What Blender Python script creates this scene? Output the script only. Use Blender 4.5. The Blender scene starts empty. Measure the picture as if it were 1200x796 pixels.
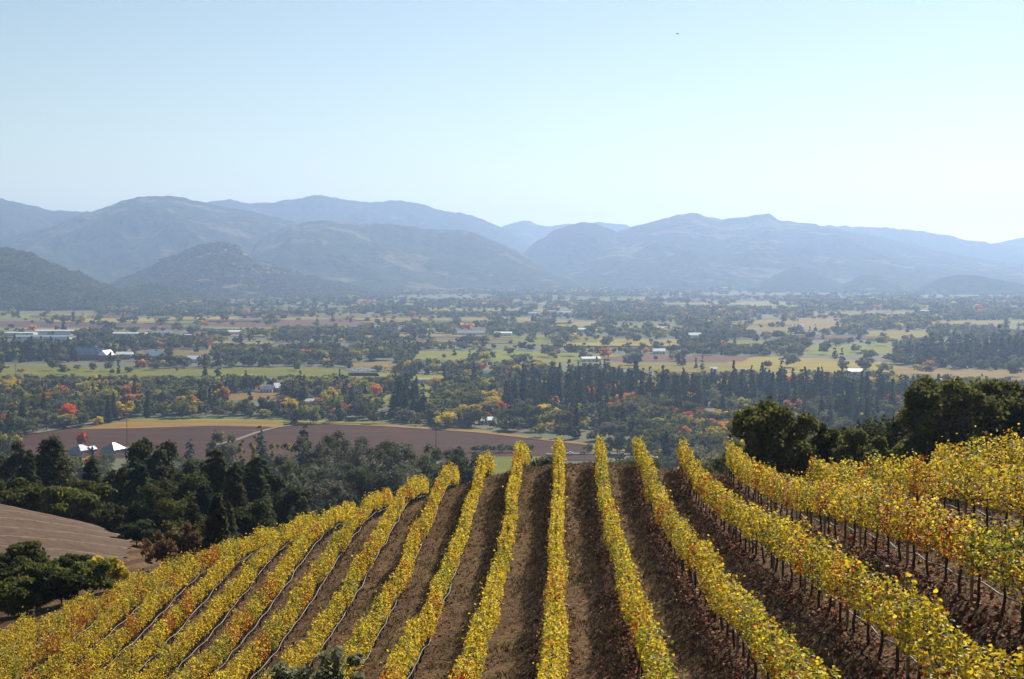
import bpy, math, random
import numpy as np
from mathutils import Matrix, Vector

# ------------------------------------------------------------------ camera, sky, sun, exposure
sc = bpy.context.scene
COL = sc.collection
CZ = 130.0                      # eye height above the valley floor
FPX, CX, CY, HORIZ, U0 = 1648.0, 600.0, 398.0, 312.0, 660.8
PITCH = math.atan((CY - HORIZ) / FPX)
YAW = math.atan((U0 - CX) / math.hypot(FPX, CY - HORIZ))
cam_d = bpy.data.cameras.new('camera'); cam = bpy.data.objects.new('camera', cam_d); COL.objects.link(cam)
cam_d.sensor_width = 36.0; cam_d.lens = 36.0 * FPX / 1200.0
cam_d.clip_start = 0.5; cam_d.clip_end = 60000
cam.location = (0, 0, CZ); cam.rotation_euler = (math.radians(90) - PITCH, 0, YAW)
sc.camera = cam

SUN_AZ, SUN_EL = math.radians(27), math.radians(37)      # azimuth clockwise from +Y, the direction of the vine rows
world = bpy.data.worlds.new('World'); sc.world = world; world.use_nodes = True
wn = world.node_tree.nodes; wl = world.node_tree.links
for n in list(wn): wn.remove(n)
wo = wn.new('ShaderNodeOutputWorld'); bg = wn.new('ShaderNodeBackground'); sky = wn.new('ShaderNodeTexSky')
sky.sky_type = 'NISHITA'; sky.sun_disc = False
sky.sun_elevation = SUN_EL; sky.sun_rotation = SUN_AZ
sky.altitude = 200; sky.air_density = 1.0; sky.dust_density = 0.15; sky.ozone_density = 0.2
bg.inputs['Strength'].default_value = 0.071
wb = wn.new('ShaderNodeMix'); wb.data_type = 'RGBA'; wb.blend_type = 'MULTIPLY'; wb.inputs[0].default_value = 1.0   # camera white balance of the sky
wb.inputs[7].default_value = (1.035, 0.99, 0.88, 1)
wl.new(sky.outputs[0], wb.inputs[6]); wl.new(wb.outputs[2], bg.inputs[0]); wl.new(bg.outputs[0], wo.inputs[0])

sun_d = bpy.data.lights.new('sun', 'SUN'); sun = bpy.data.objects.new('sun', sun_d); COL.objects.link(sun)
sun_d.energy = 5.0; sun_d.angle = math.radians(0.5); sun_d.color = (1.0, 0.91, 0.76)
sdir = Vector((math.sin(SUN_AZ) * math.cos(SUN_EL), math.cos(SUN_AZ) * math.cos(SUN_EL), math.sin(SUN_EL)))
sun.rotation_euler = sdir.to_track_quat('Z', 'Y').to_euler()
sun.location = (200, 300, 500)

vs = sc.view_settings
vs.view_transform = 'Standard'; vs.look = 'None'; vs.gamma = 1.0; vs.use_curve_mapping = False
vs.exposure = 0.64
sc.render.engine = 'CYCLES'
cy = sc.cycles
cy.max_bounces = 8; cy.diffuse_bounces = 3; cy.glossy_bounces = 2; cy.transmission_bounces = 4; cy.volume_bounces = 1
cy.use_denoising = True
try:
    cy.denoiser = 'OPENIMAGEDENOISE'; cy.denoising_input_passes = 'RGB_ALBEDO_NORMAL'; cy.denoising_prefilter = 'ACCURATE'
except Exception: pass

HAZE_DENSITY, HAZE_ANISO, HAZE_COLOR = 8.8e-5, 0.45, (0.46, 0.64, 1.0, 1)

# ------------------------------------------------------------------ helpers
rng = np.random.default_rng(7); random.seed(7)
RC = np.array((Matrix.Rotation(YAW, 3, 'Z') @ Matrix.Rotation(math.radians(90) - PITCH, 3, 'X')))

def ray(u, v):
    d = RC @ np.array([u - CX, -(v - CY), -FPX]); return d / np.linalg.norm(d)
def hdir(u, v=HORIZ):                     # horizontal unit direction and slope of a sight line
    d = ray(u, v); h = math.hypot(d[0], d[1]); return d[0] / h, d[1] / h, d[2] / h
def at(u, v, dist):                       # a point at a horizontal distance along a sight line
    a, b, s = hdir(u, v); return np.array([a * dist, b * dist, CZ + s * dist])
def floor(u, v, z=0.0):
    a, b, s = hdir(u, v); t = (z - CZ) / s; return np.array([a * t, b * t, z])
def project(P):
    P = np.atleast_2d(P) - np.array([0, 0, CZ]); c = P @ RC
    return CX + FPX * c[:, 0] / -c[:, 2], CY - FPX * c[:, 1] / -c[:, 2]

def in_poly(u, v, poly):
    u = np.asarray(u); v = np.asarray(v); r = np.zeros(u.shape, bool); n = len(poly)
    for i in range(n):
        x1, y1 = poly[i]; x2, y2 = poly[(i + 1) % n]
        c = ((y1 > v) != (y2 > v)) & (u < (x2 - x1) * (v - y1) / ((y2 - y1) if y2 != y1 else 1e-9) + x1)
        r ^= c
    return r

def hash2(ix, iy, seed=0):
    n = (ix.astype(np.int64) * 374761393 + iy.astype(np.int64) * 668265263 + seed * 69069 * 131) & 0x7fffffff
    n = ((n ^ (n >> 13)) * 1274126177) & 0x7fffffff
    return ((n ^ (n >> 16)) & 0xffffff) / float(0xffffff)
def vnoise(x, y, seed=0):
    x = np.asarray(x, float); y = np.asarray(y, float)
    ix = np.floor(x); iy = np.floor(y); fx = x - ix; fy = y - iy
    fx = fx * fx * (3 - 2 * fx); fy = fy * fy * (3 - 2 * fy)
    a = hash2(ix, iy, seed); b = hash2(ix + 1, iy, seed); c = hash2(ix, iy + 1, seed); d = hash2(ix + 1, iy + 1, seed)
    return (a * (1 - fx) + b * fx) * (1 - fy) + (c * (1 - fx) + d * fx) * fy
def fbm(x, y, seed=0, oct=4, ridged=False):
    r = 0; a = 0.5; t = 0
    for o in range(oct):
        n = vnoise(np.asarray(x) * 2 ** o + 17.3 * o, np.asarray(y) * 2 ** o + 5.1 * o, seed + o)
        if ridged: n = 1 - np.abs(2 * n - 1)
        r = r + a * n; t += a; a *= 0.5
    return r / t

def new_mesh(name, V, F, mats, tint=None, smooth=False, mat_idx=None):
    """V (n,3), F (m,k) with one k for all faces; tint (m,3) is a per-face colour"""
    V = np.ascontiguousarray(V, dtype=np.float32); F = np.ascontiguousarray(F, dtype=np.int32)
    me = bpy.data.meshes.new(name)
    k = F.shape[1]
    me.vertices.add(len(V)); me.vertices.foreach_set('co', V.ravel())
    me.loops.add(F.size); me.loops.foreach_set('vertex_index', F.ravel())
    me.polygons.add(len(F)); me.polygons.foreach_set('loop_start', np.arange(0, F.size, k, dtype=np.int32))
    try: me.polygons.foreach_set('loop_total', np.full(len(F), k, dtype=np.int32))
    except Exception: pass
    if smooth: me.polygons.foreach_set('use_smooth', np.ones(len(F), dtype=bool))
    for m in (mats if isinstance(mats, (list, tuple)) else [mats]): me.materials.append(m)
    if mat_idx is not None: me.polygons.foreach_set('material_index', np.asarray(mat_idx, dtype=np.int32))
    if tint is not None:
        at_ = me.attributes.new('tint', 'FLOAT_VECTOR', 'FACE')
        at_.data.foreach_set('vector', np.ascontiguousarray(tint, dtype=np.float32).ravel())
    me.update(calc_edges=True)
    return me
def link(name, me, parent=None, loc=(0, 0, 0), rotz=0.0, scale=None):
    o = bpy.data.objects.new(name, me); COL.objects.link(o); o.location = loc; o.rotation_euler = (0, 0, rotz)
    if scale is not None: o.scale = scale
    if parent is not None: o.parent = parent
    return o
def tag(o, label=None, cat=None, group=None, kind=None):
    if label: o['label'] = label
    if cat: o['category'] = cat
    if group: o['group'] = group
    if kind: o['kind'] = kind
    return o
def thing(name, label, cat, loc, rotz=0.0, group=None):
    o = bpy.data.objects.new(name, None); COL.objects.link(o); o.location = loc; o.rotation_euler = (0, 0, rotz)
    o.empty_display_size = 0.5
    return tag(o, label, cat, group)

class MB:                                  # quads/tris collector for small hard-surface things
    def __init__(s): s.v = []; s.f = []
    def add(s, v, f):
        n = len(s.v); s.v += [tuple(p) for p in v]; s.f += [tuple(i + n for i in q) for q in f]; return s
    def box(s, x0, x1, y0, y1, z0, z1):
        v = [(x, y, z) for z in (z0, z1) for y in (y0, y1) for x in (x0, x1)]
        return s.add(v, [(0, 2, 3, 1), (4, 5, 7, 6), (0, 1, 5, 4), (2, 6, 7, 3), (0, 4, 6, 2), (1, 3, 7, 5)])
    def tube(s, pts, rad, n=6):
        pts = [Vector(p) for p in pts]; rings = []
        rad = rad if isinstance(rad, (list, tuple)) else [rad] * len(pts)
        b = len(s.v)
        for i, p in enumerate(pts):
            t = (pts[min(i + 1, len(pts) - 1)] - pts[max(i - 1, 0)]).normalized()
            a = t.orthogonal().normalized(); c = t.cross(a)
            if abs(t.z) > .7: a = (Vector((1, 0, 0)) - t * t.x).normalized(); c = t.cross(a)
            for k in range(n):
                th = 2 * math.pi * k / n
                s.v.append(tuple(p + a * math.cos(th) * rad[i] + c * math.sin(th) * rad[i]))
        for i in range(len(pts) - 1):
            for k in range(n):
                s.f.append((b + i * n + k, b + i * n + (k + 1) % n, b + (i + 1) * n + (k + 1) % n, b + (i + 1) * n + k))
        s.f.append(tuple(b + k for k in range(n))[::-1]); s.f.append(tuple(b + (len(pts) - 1) * n + k for k in range(n)))
        return s
    def mesh(s, name, mat, smooth=False):
        me = bpy.data.meshes.new(name); me.from_pydata(s.v, [], s.f); me.materials.append(mat)
        if smooth:
            for p in me.polygons: p.use_smooth = True
        me.update(); return me
    def obj(s, name, mat, parent=None, smooth=False): return link(name, s.mesh(name, mat, smooth), parent)

# ------------------------------------------------------------------ materials
def mat_new(name):
    m = bpy.data.materials.new(name); m.use_nodes = True
    nt = m.node_tree; p = nt.nodes['Principled BSDF']; return m, nt, p
def N(nt, t, **kw):
    n = nt.nodes.new(t)
    for k, v in kw.items():
        if hasattr(n, k): setattr(n, k, v)
        else: n.inputs[k].default_value = v
    return n
def noise_node(nt, scale, detail=4, rough=.55, coord=None, vec_scale=None):
    if coord is None: coord = N(nt, 'ShaderNodeNewGeometry').outputs['Position']
    if vec_scale is not None:
        mp = N(nt, 'ShaderNodeMapping'); mp.inputs['Scale'].default_value = vec_scale
        nt.links.new(coord, mp.inputs['Vector']); coord = mp.outputs[0]
    t = N(nt, 'ShaderNodeTexNoise'); t.inputs['Scale'].default_value = scale
    t.inputs['Detail'].default_value = detail; t.inputs['Roughness'].default_value = rough
    nt.links.new(coord, t.inputs['Vector']); return t.outputs['Fac']
def ramp(nt, fac, stops):
    r = N(nt, 'ShaderNodeValToRGB'); e = r.color_ramp.elements
    while len(e) < len(stops): e.new(.5)
    for el, (p, c) in zip(e, stops): el.position = p; el.color = (*c, 1) if len(c) == 3 else c
    nt.links.new(fac, r.inputs['Fac']); return r.outputs['Color']
def mixc(nt, fac, a, b, mode='MIX'):
    m = N(nt, 'ShaderNodeMix', data_type='RGBA', blend_type=mode)
    for s, v in ((0, fac), (6, a), (7, b)):
        if hasattr(v, 'links'): nt.links.new(v, m.inputs[s])
        elif isinstance(v, (int, float)): m.inputs[s].default_value = v
        else: m.inputs[s].default_value = (*v, 1)
    return m.outputs[2]
def bump(nt, p, fac, strength=.5, dist=.1):
    b = N(nt, 'ShaderNodeBump'); b.inputs['Strength'].default_value = strength; b.inputs['Distance'].default_value = dist
    nt.links.new(fac, b.inputs['Height']); nt.links.new(b.outputs[0], p.inputs['Normal'])

def leaf_material(name, trans=.45, vary=.25, rough=.55, spec=.25):
    m, nt, p = mat_new(name)
    a = N(nt, 'ShaderNodeAttribute'); a.attribute_name = 'tint'
    oi = N(nt, 'ShaderNodeObjectInfo')
    mr = N(nt, 'ShaderNodeMapRange'); mr.inputs['To Min'].default_value = 1 - vary; mr.inputs['To Max'].default_value = 1 + vary
    nt.links.new(oi.outputs['Random'], mr.inputs['Value'])
    hs = N(nt, 'ShaderNodeHueSaturation'); nt.links.new(mr.outputs[0], hs.inputs['Value']); nt.links.new(a.outputs['Vector'], hs.inputs['Color'])
    c = hs.outputs[0]
    nt.links.new(c, p.inputs['Base Color']); p.inputs['Roughness'].default_value = rough
    p.inputs['Specular IOR Level'].default_value = spec
    tr = N(nt, 'ShaderNodeBsdfTranslucent'); nt.links.new(c, tr.inputs['Color'])
    mx = N(nt, 'ShaderNodeMixShader'); mx.inputs[0].default_value = trans
    nt.links.new(p.outputs[0], mx.inputs[1]); nt.links.new(tr.outputs[0], mx.inputs[2])
    nt.links.new(mx.outputs[0], nt.nodes['Material Output'].inputs['Surface'])
    return m
def simple(name, col, rough=.7, metal=0.0, scale=3.0, vary=.25, spec=.4):
    m, nt, p = mat_new(name)
    n = noise_node(nt, scale)
    c = ramp(nt, n, [(.3, tuple(x * (1 - vary) for x in col)), (.7, tuple(min(1, x * (1 + vary)) for x in col))])
    nt.links.new(c, p.inputs['Base Color']); p.inputs['Roughness'].default_value = rough; p.inputs['Metallic'].default_value = metal
    p.inputs['Specular IOR Level'].default_value = spec
    return m

M_VINE = leaf_material('vine_leaf', trans=.54, vary=.04, rough=.5)
M_TREE = leaf_material('tree_leaf', trans=.5, vary=.25, spec=.12, rough=.7)
M_WOOD = leaf_material('woodland_leaf', trans=.48, vary=.0, spec=.1, rough=.7)
M_LITTER = leaf_material('fallen_leaf', trans=.1, vary=0, rough=.8)
M_BARK = simple('bark', (.09, .07, .055), .9, scale=6)
M_VTRUNK = simple('vine_bark', (.05, .036, .028), .9, scale=20)
M_POST = simple('weathered_stake', (.17, .145, .12), .8, scale=8)
M_WIRE = simple('trellis_wire_steel', (.08, .075, .07), .6, scale=4)
M_HOSE = simple('drip_hose', (.11, .105, .095), .45, scale=4, vary=.15, spec=.6)

# ------------------------------------------------------------------ hill: traced vine rows give its height
ROWX = lambda k: -0.29 + 2.4 * k
TOP = {  # canopy-top traces in the photograph, px
 1: [(702, 509), (711.5, 570), (726, 634), (747, 708), (778, 794)],
 2: [(747, 517), (763.6, 567), (802.6, 615), (845, 667), (897, 727), (957, 782)],
 3: [(799, 522), (822, 552), (863, 585), (908, 608), (956, 634), (1008, 663), (1060, 693), (1127, 727), (1198, 742)],
 4: [(856, 524), (893, 541), (949, 561), (1023, 573), (1134, 591), (1198, 604)],
 5: [(960, 546), (1023, 543), (1097, 528), (1172, 532)],
 -1: [(616, 526), (597.4, 585), (582.5, 660), (560, 715), (538, 775)],
 -2: [(573, 537), (556.5, 574), (538, 626), (512, 678), (467, 745), (449, 775)],
 -3: [(534, 545), (508, 574), (482, 619), (449, 682), (423, 730), (393, 771)],
 -4: [(501, 558), (467, 582), (441, 615), (408, 671), (374, 719), (337, 760)],
 -5: [(441, 578), (408, 604), (374, 649), (341, 697), (307, 742)],
 -6: [(400, 595), (363, 615), (330, 660), (307, 690)]}
HOSE = {-6: [(394, 611.5), (242, 794)], -7: [(331, 637.5), (195, 794)], -8: [(275, 660), (158, 788)], -9: [(230, 673), (110, 794)]}
cp = []
for src, hgt in ((TOP, 1.9), (HOSE, .45)):
    for k, pts in src.items():
        for (u, v) in pts:
            d = ray(u, v); t = ROWX(k) / d[0]; cp.append((ROWX(k), t * d[1], t * d[2] - hgt))
cp += [(0, 0, -2.4), (10, 0, -2.6), (-15, 0, -7), (-40, 5, -15), (0, 12, -6.8), (8, 12, -6.2), (14, 14, -5.9), (10, 17, -7.0), (3, 18, -8.6), (20, 10, -4.4), (-15, 20, -11.8), (0, -40, 12), (-60, -40, 0), (60, -40, 22), (30, 20, -3.0),
       (-35, 40, -20.0), (16.5, 40, -6.2), (30, 50, -5.6), (22, 60, -8.5), (-32, 80, -22.4), (-28, 86, -21.4), (-22, 94, -19.9), (-38, 60, -22.8), (-55, 60, -27), (-80, 60, -31),
       (60, 40, -2), (60, 100, -14), (16, 112, -19), (35, 122, -19), (60, 150, -25), (100, 120, -16), (120, 40, 0),
       (-1.5, 84, -11.75), (2.1, 84, -11.75), (-4, 90, -12.9), (5, 84.5, -11.9), (7, 81, -11.6), (0, 97, -14.0), (8, 93, -14.2), (12, 90, -14.6), (17, 96, -16.6), (15, 82, -12.6), (0, 125, -21), (0, 160, -30), (-20, 125, -28),
       (-46, 123, -27.0), (-70, 173, -30.6), (-51, 163, -32.6), (-62, 130, -27.0), (-80, 140, -26.5), (-90, 180, -30.5), (-45, 150, -31.0), (-30, 150, -35), (-90, 90, -26), (-120, 150, -24), (-130, 60, -34),
       (-70, 200, -42), (-100, 215, -43), (-30, 220, -48), (0, 260, -54), (100, 260, -50), (-150, 260, -52), (-200, 200, -40), (-300, 260, -54), (300, 260, -40), (200, 150, -15),
       (0, 420, -86), (-200, 420, -86), (-400, 420, -88), (200, 420, -84), (400, 420, -80), (0, 640, -122), (-300, 640, -122), (300, 640, -122), (-500, 640, -124), (500, 640, -122),
       (0, 850, -140), (-400, 850, -140), (400, 850, -140), (-500, -100, 10), (500, -100, 60), (0, -150, 45), (-500, 300, -60), (500, 300, -50)]
cp = np.array(cp)
def tps_fit(P, z, lam):
    n = len(P); r = np.linalg.norm(P[:, None] - P[None], axis=2) + 1e-12
    K = r * r * np.log(r) + lam * np.eye(n); Q = np.c_[np.ones(n), P]
    A = np.block([[K, Q], [Q.T, np.zeros((3, 3))]])
    return np.linalg.solve(A, np.r_[z, 0, 0, 0])
_S = 100.0
_P = cp[:, :2] / _S; _W = tps_fit(_P, cp[:, 2], 0.007)
def hill_z(x, y):
    x = np.asarray(x, float); y = np.asarray(y, float); sh = x.shape
    q = np.c_[x.ravel(), y.ravel()] / _S; out = np.zeros(len(q))
    for i in range(0, len(q), 20000):
        b = q[i:i + 20000]
        r2 = ((b[:, None] - _P[None]) ** 2).sum(2) + 1e-18
        out[i:i + 20000] = (0.5 * r2 * np.log(r2)) @ _W[:-3] + _W[-3] + b @ _W[-2:]
    return np.maximum(out.reshape(sh) + CZ, -1.2)
def gz(x, y): return float(max(hill_z(np.array([x]), np.array([y]))[0], 0.0))

def grid_mesh(name, xs, ys, zf, mat, smooth=True):
    X, Y = np.meshgrid(xs, ys); Z = zf(X, Y)
    nx, ny = len(xs), len(ys); i = np.arange(nx * ny).reshape(ny, nx)
    F = np.stack([i[:-1, :-1], i[:-1, 1:], i[1:, 1:], i[1:, :-1]], -1).reshape(-1, 4)
    return new_mesh(name, np.stack([X, Y, Z], -1).reshape(-1, 3), F, mat, smooth=smooth)

# hill ground material: soil, dry grass and litter in aisles
m, nt, p = mat_new('vineyard_soil')
pos = N(nt, 'ShaderNodeNewGeometry').outputs['Position']
big = noise_node(nt, .12, 3, coord=pos); fine = noise_node(nt, 2.2, 6, .65, coord=pos); clod = noise_node(nt, 9, 4, .7, coord=pos)
soil = ramp(nt, fine, [(.3, (.048, .023, .013)), (.55, (.108, .055, .029)), (.75, (.185, .108, .06))])
grass = ramp(nt, fine, [(.3, (.105, .062, .026)), (.6, (.26, .168, .08)), (.8, (.37, .265, .14))])
sx = N(nt, 'ShaderNodeSeparateXYZ'); nt.links.new(pos, sx.inputs[0])
a1 = N(nt, 'ShaderNodeMath', operation='ADD'); nt.links.new(sx.outputs[0], a1.inputs[0]); a1.inputs[1].default_value = .29 + 240 + .15
wig = N(nt, 'ShaderNodeMath', operation='MULTIPLY_ADD'); nt.links.new(noise_node(nt, .9, 3, coord=pos), wig.inputs[0]); wig.inputs[1].default_value = .9; nt.links.new(a1.outputs[0], wig.inputs[2])
pp = N(nt, 'ShaderNodeMath', operation='PINGPONG'); nt.links.new(wig.outputs[0], pp.inputs[0]); pp.inputs[1].default_value = 1.2
ais = ramp(nt, pp.outputs[0], [(.35, (0, 0, 0)), (.8, (1, 1, 1))])      # 0 under the rows, towards 1 mid aisle
bgm = ramp(nt, big, [(.35, (.4, .4, .4)), (.65, (1, 1, 1))])
gf = mixc(nt, 1.0, ais, bgm, 'MULTIPLY')
c1 = mixc(nt, gf, soil, grass)
c2 = mixc(nt, ramp(nt, clod, [(.42, (0, 0, 0)), (.62, (.55, .55, .55))]), c1, (.06, .038, .024))
nt.links.new(c2, p.inputs['Base Color']); p.inputs['Roughness'].default_value = .95; p.inputs['Specular IOR Level'].default_value = .1
hh = N(nt, 'ShaderNodeMath', operation='ADD'); nt.links.new(fine, hh.inputs[0]); nt.links.new(clod, hh.inputs[1])
bump(nt, p, hh.outputs[0], .9, .16)
M_SOIL = m

def axis(*segs):
    r = [segs[0][0]]
    for a, b, st in segs:
        n = max(1, int(round((b - a) / st))); r += list(np.linspace(a, b, n + 1)[1:])
    return np.array(r)
def hz_detail(X, Y):
    z = hill_z(X, Y)
    w = np.clip(1 - np.abs(X) / 60, 0, 1) * np.clip(1 - np.abs(Y - 60) / 60, 0, 1)
    ph = np.abs(((X + .29) / 2.4) % 1 - .5)                     # low berms under the vines
    return z + (w > 0) * ((ph - .25) * .22 * np.clip(w * 3, 0, 1) + (fbm(X * .9, Y * .9, 3, 3) - .5) * .22)
hill = link('hillside', grid_mesh('hillside', axis((-560, -140, 14), (-140, -46, 3), (-46, 24, .3), (24, 140, 3), (140, 560, 14)),
                                  axis((-160, 10, 6), (10, 108, .45), (108, 260, 3), (260, 900, 12)), hz_detail, M_SOIL))
tag(hill, kind='structure')

# valley floor, one sheet to the feet of the mountains
m, nt, p = mat_new('valley_ground')
b1 = noise_node(nt, .004, 3); b2 = noise_node(nt, .05, 4)
c = mixc(nt, ramp(nt, b1, [(.4, (0, 0, 0)), (.6, (1, 1, 1))]), (.07, .078, .02), (.12, .108, .03))
c = mixc(nt, ramp(nt, b2, [(.35, (0, 0, 0)), (.7, (.7, .7, .7))]), c, (.05, .055, .024))
nt.links.new(c, p.inputs['Base Color']); p.inputs['Roughness'].default_value = .95
vf = link('valley_floor', grid_mesh('valley_floor', np.linspace(-8800, 8800, 45), np.linspace(-380, 16300, 43), lambda X, Y: X * 0, m))
tag(vf, kind='structure')

# ------------------------------------------------------------------ mountains and hills
def mountain_mat(name, forest, tan, thr, sc_=1.0):
    m, nt, p = mat_new(name)
    n1 = noise_node(nt, .0036 * sc_, 5, .62); n2 = noise_node(nt, .02, 4, .65); n3 = noise_node(nt, .0007 * sc_, 3)
    fo = ramp(nt, n2, [(.3, tuple(x * .55 for x in forest)), (.7, tuple(x * 1.5 for x in forest))])
    ta = ramp(nt, n2, [(.3, tuple(x * .6 for x in tan)), (.7, tan)])
    ad = N(nt, 'ShaderNodeMath', operation='MULTIPLY_ADD'); nt.links.new(n3, ad.inputs[0]); ad.inputs[1].default_value = .5; nt.links.new(n1, ad.inputs[2])
    k = ramp(nt, ad.outputs[0], [(thr, (0, 0, 0)), (thr + .06, (1, 1, 1))])
    nt.links.new(mixc(nt, k, fo, ta), p.inputs['Base Color']); p.inputs['Roughness'].default_value = 1; p.inputs['Specular IOR Level'].default_value = 0
    bump(nt, p, n2, 1.0, 26)
    return m
M_MT = mountain_mat('mountain_forest', (.05, .058, .026), (.2, .17, .095), .81)
M_MT2 = mountain_mat('far_mountain_forest', (.045, .054, .03), (.17, .145, .09), .85)
M_HILLC = mountain_mat('cleared_oak_hill', (.045, .055, .022), (.26, .2, .1), .76, 2.2)
M_HILL = mountain_mat('oak_hill', (.042, .052, .02), (.26, .2, .1), .9, 2.0)

def ridge(name, crest, dc, db, mat, seed, back=900, spur=.42, rough=1.0, power=1.0, umin=None, umax=None, du=1.7, nd=84):
    us = np.array([c[0] for c in crest], float); vs_ = np.array([c[1] for c in crest], float)
    u0, u1 = (us[0] if umin is None else umin), (us[-1] if umax is None else umax)
    U = np.arange(u0, u1 + du, du)
    v = np.interp(U, us, vs_)
    k = np.array([.25, .5, .25]); v = np.convolve(np.pad(v, 1, mode='edge'), k, 'valid')
    v = v - (fbm(U / 9.0, U * 0 + seed, seed, 4) - .5) * 3.2 * rough
    dirs = np.array([hdir(uu, vv) for uu, vv in zip(U, v)])
    zc = np.maximum(CZ + dirs[:, 2] * dc, -4)
    s = np.r_[np.linspace(0, 1, nd), 1 + np.linspace(0, 1, 9)[1:]]
    S, A = np.meshgrid(s, np.arange(len(U)))
    D = np.where(S <= 1, db + (dc - db) * S, dc + back * (S - 1))
    lat = U[:, None] * dc / FPX
    n = fbm(lat / 1100.0 + S * .8, D / 2200.0 + seed * 3.1, seed + 11, 5, ridged=True)
    n2 = fbm(lat / 260.0, D / 260.0, seed + 31, 4)
    prof = np.where(S <= 1, S ** power, np.clip(1 - (S - 1), 0, 1))
    env = np.where(S <= 1, 4 * S * (1 - S), 0)
    Z = zc[:, None] * (prof + env * spur * (n - .62) + env * .18 * (n2 - .5))
    lim = CZ + dirs[:, 2:3] * D - 4 * (1 - np.clip(S, 0, 1))
    Z = np.where((S <= 1) & (zc[:, None] > CZ), np.minimum(Z, lim), Z)
    Z = np.minimum(Z, np.maximum(zc[:, None], 0)) 
    Z = np.where((S < .02) | (S >= 1.98), -3, np.maximum(Z, -3))
    V = np.stack([dirs[:, 0:1] * D, dirs[:, 1:2] * D, Z], -1)
    i = np.arange(V.shape[0] * V.shape[1]).reshape(V.shape[:2])
    F = np.stack([i[:-1, :-1], i[1:, :-1], i[1:, 1:], i[:-1, 1:]], -1).reshape(-1, 4)
    o = link(name, new_mesh(name, V.reshape(-1, 3), F, mat, smooth=True)); tag(o, kind='structure'); return o, (U, v, dc, db, V)

HILLS = []
ridge('mountains', [(-260, 236), (-60, 226), (0, 233), (30, 240), (60, 246), (95, 248), (130, 250), (180, 262), (300, 300)], 11500, 9300, M_MT2, 3)
ridge('mountains', [(150, 300), (200, 255), (245, 236), (270, 234), (290, 238), (320, 237), (345, 233), (370, 229), (385, 230), (410, 235), (440, 237), (468, 234.5), (490, 238), (510, 245), (535, 249), (555, 253), (590, 267), (640, 300)], 12500, 10000, M_MT2, 5)
ridge('mountains', [(540, 300), (575, 272), (590, 265), (602, 262), (614, 258), (622, 260), (640, 266), (660, 263), (685, 262), (705, 261), (735, 264), (790, 300)], 14500, 12500, M_MT2, 8)
ridge('mountains', [(-260, 330), (-100, 310), (0, 280), (40, 270), (100, 250), (130, 240), (160, 231), (190, 229.5), (215, 232), (240, 238), (285, 246), (330, 256), (400, 275), (520, 320)], 9600, 7300, M_MT, 13, spur=.5)
ridge('mountains', [(270, 320), (300, 283), (340, 263), (375, 258.5), (420, 261), (460, 263), (500, 268), (545, 270), (570, 278), (600, 292), (640, 312), (700, 335)], 8600, 6800, M_MT, 17, spur=.5)
ridge('mountains', [(590, 318), (630, 282), (650, 270), (668, 264), (682, 260), (696, 261), (707, 266), (722, 272), (760, 285), (800, 320)], 10300, 8700, M_MT2, 21)
ridge('mountains', [(660, 310), (700, 282), (740, 266), (770, 258), (795, 251), (812, 249), (828, 254), (845, 256.5), (872, 255), (882, 252.5), (893, 252), (901, 249.5), (912, 257), (930, 260), (945, 261), (965, 265), (1000, 272), (1050, 282), (1110, 296), (1200, 310), (1300, 320)], 10800, 7800, M_MT, 25, spur=.5)
ridge('mountains', [(880, 300), (940, 267), (968, 264), (1000, 265.5), (1040, 267), (1090, 272), (1130, 280), (1165, 285), (1200, 290), (1300, 300), (1460, 320)], 12800, 10600, M_MT2, 29)
ridge('mountains', [(1050, 305), (1110, 291), (1160, 285), (1200, 279), (1260, 268), (1340, 262), (1460, 270)], 14000, 12200, M_MT2, 33)
HILLS.append(ridge('hills', [(110, 350), (140, 330), (170, 318), (200, 303), (235, 289), (255, 286), (275, 290), (300, 304), (330, 317), (400, 334), (470, 346)], 6500, 5600, M_HILLC, 37, rough=1.3, spur=.6, du=1.2))
HILLS.append(ridge('hills', [(-260, 285), (-60, 284), (0, 291), (20, 295), (50, 306), (75, 316), (100, 325), (130, 337), (160, 345), (210, 356)], 5400, 4300, M_HILL, 41, rough=1.6, spur=.6, du=1.2))
HILLS.append(ridge('hills', [(120, 353), (150, 341), (180, 336), (215, 341), (240, 350)], 5200, 4800, M_HILL, 43, rough=1.4, du=1.2))
ridge('hills', [(860, 345), (890, 332), (918, 317), (938, 312.5), (955, 316), (985, 332), (1020, 342)], 8000, 7000, M_HILL, 45, du=1.5)
ridge('hills', [(960, 346), (1000, 327), (1017, 321), (1035, 325), (1065, 338), (1100, 346)], 7600, 6900, M_HILL, 47, du=1.5)
ridge('hills', [(1060, 346), (1100, 326), (1125, 321), (1150, 324), (1190, 331), (1260, 345)], 7300, 6700, M_HILL, 49, du=1.5)
ridge('hills', [(740, 346), (780, 334), (800, 330), (825, 336), (860, 346)], 7600, 7100, M_HILL, 51, du=1.5)

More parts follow.
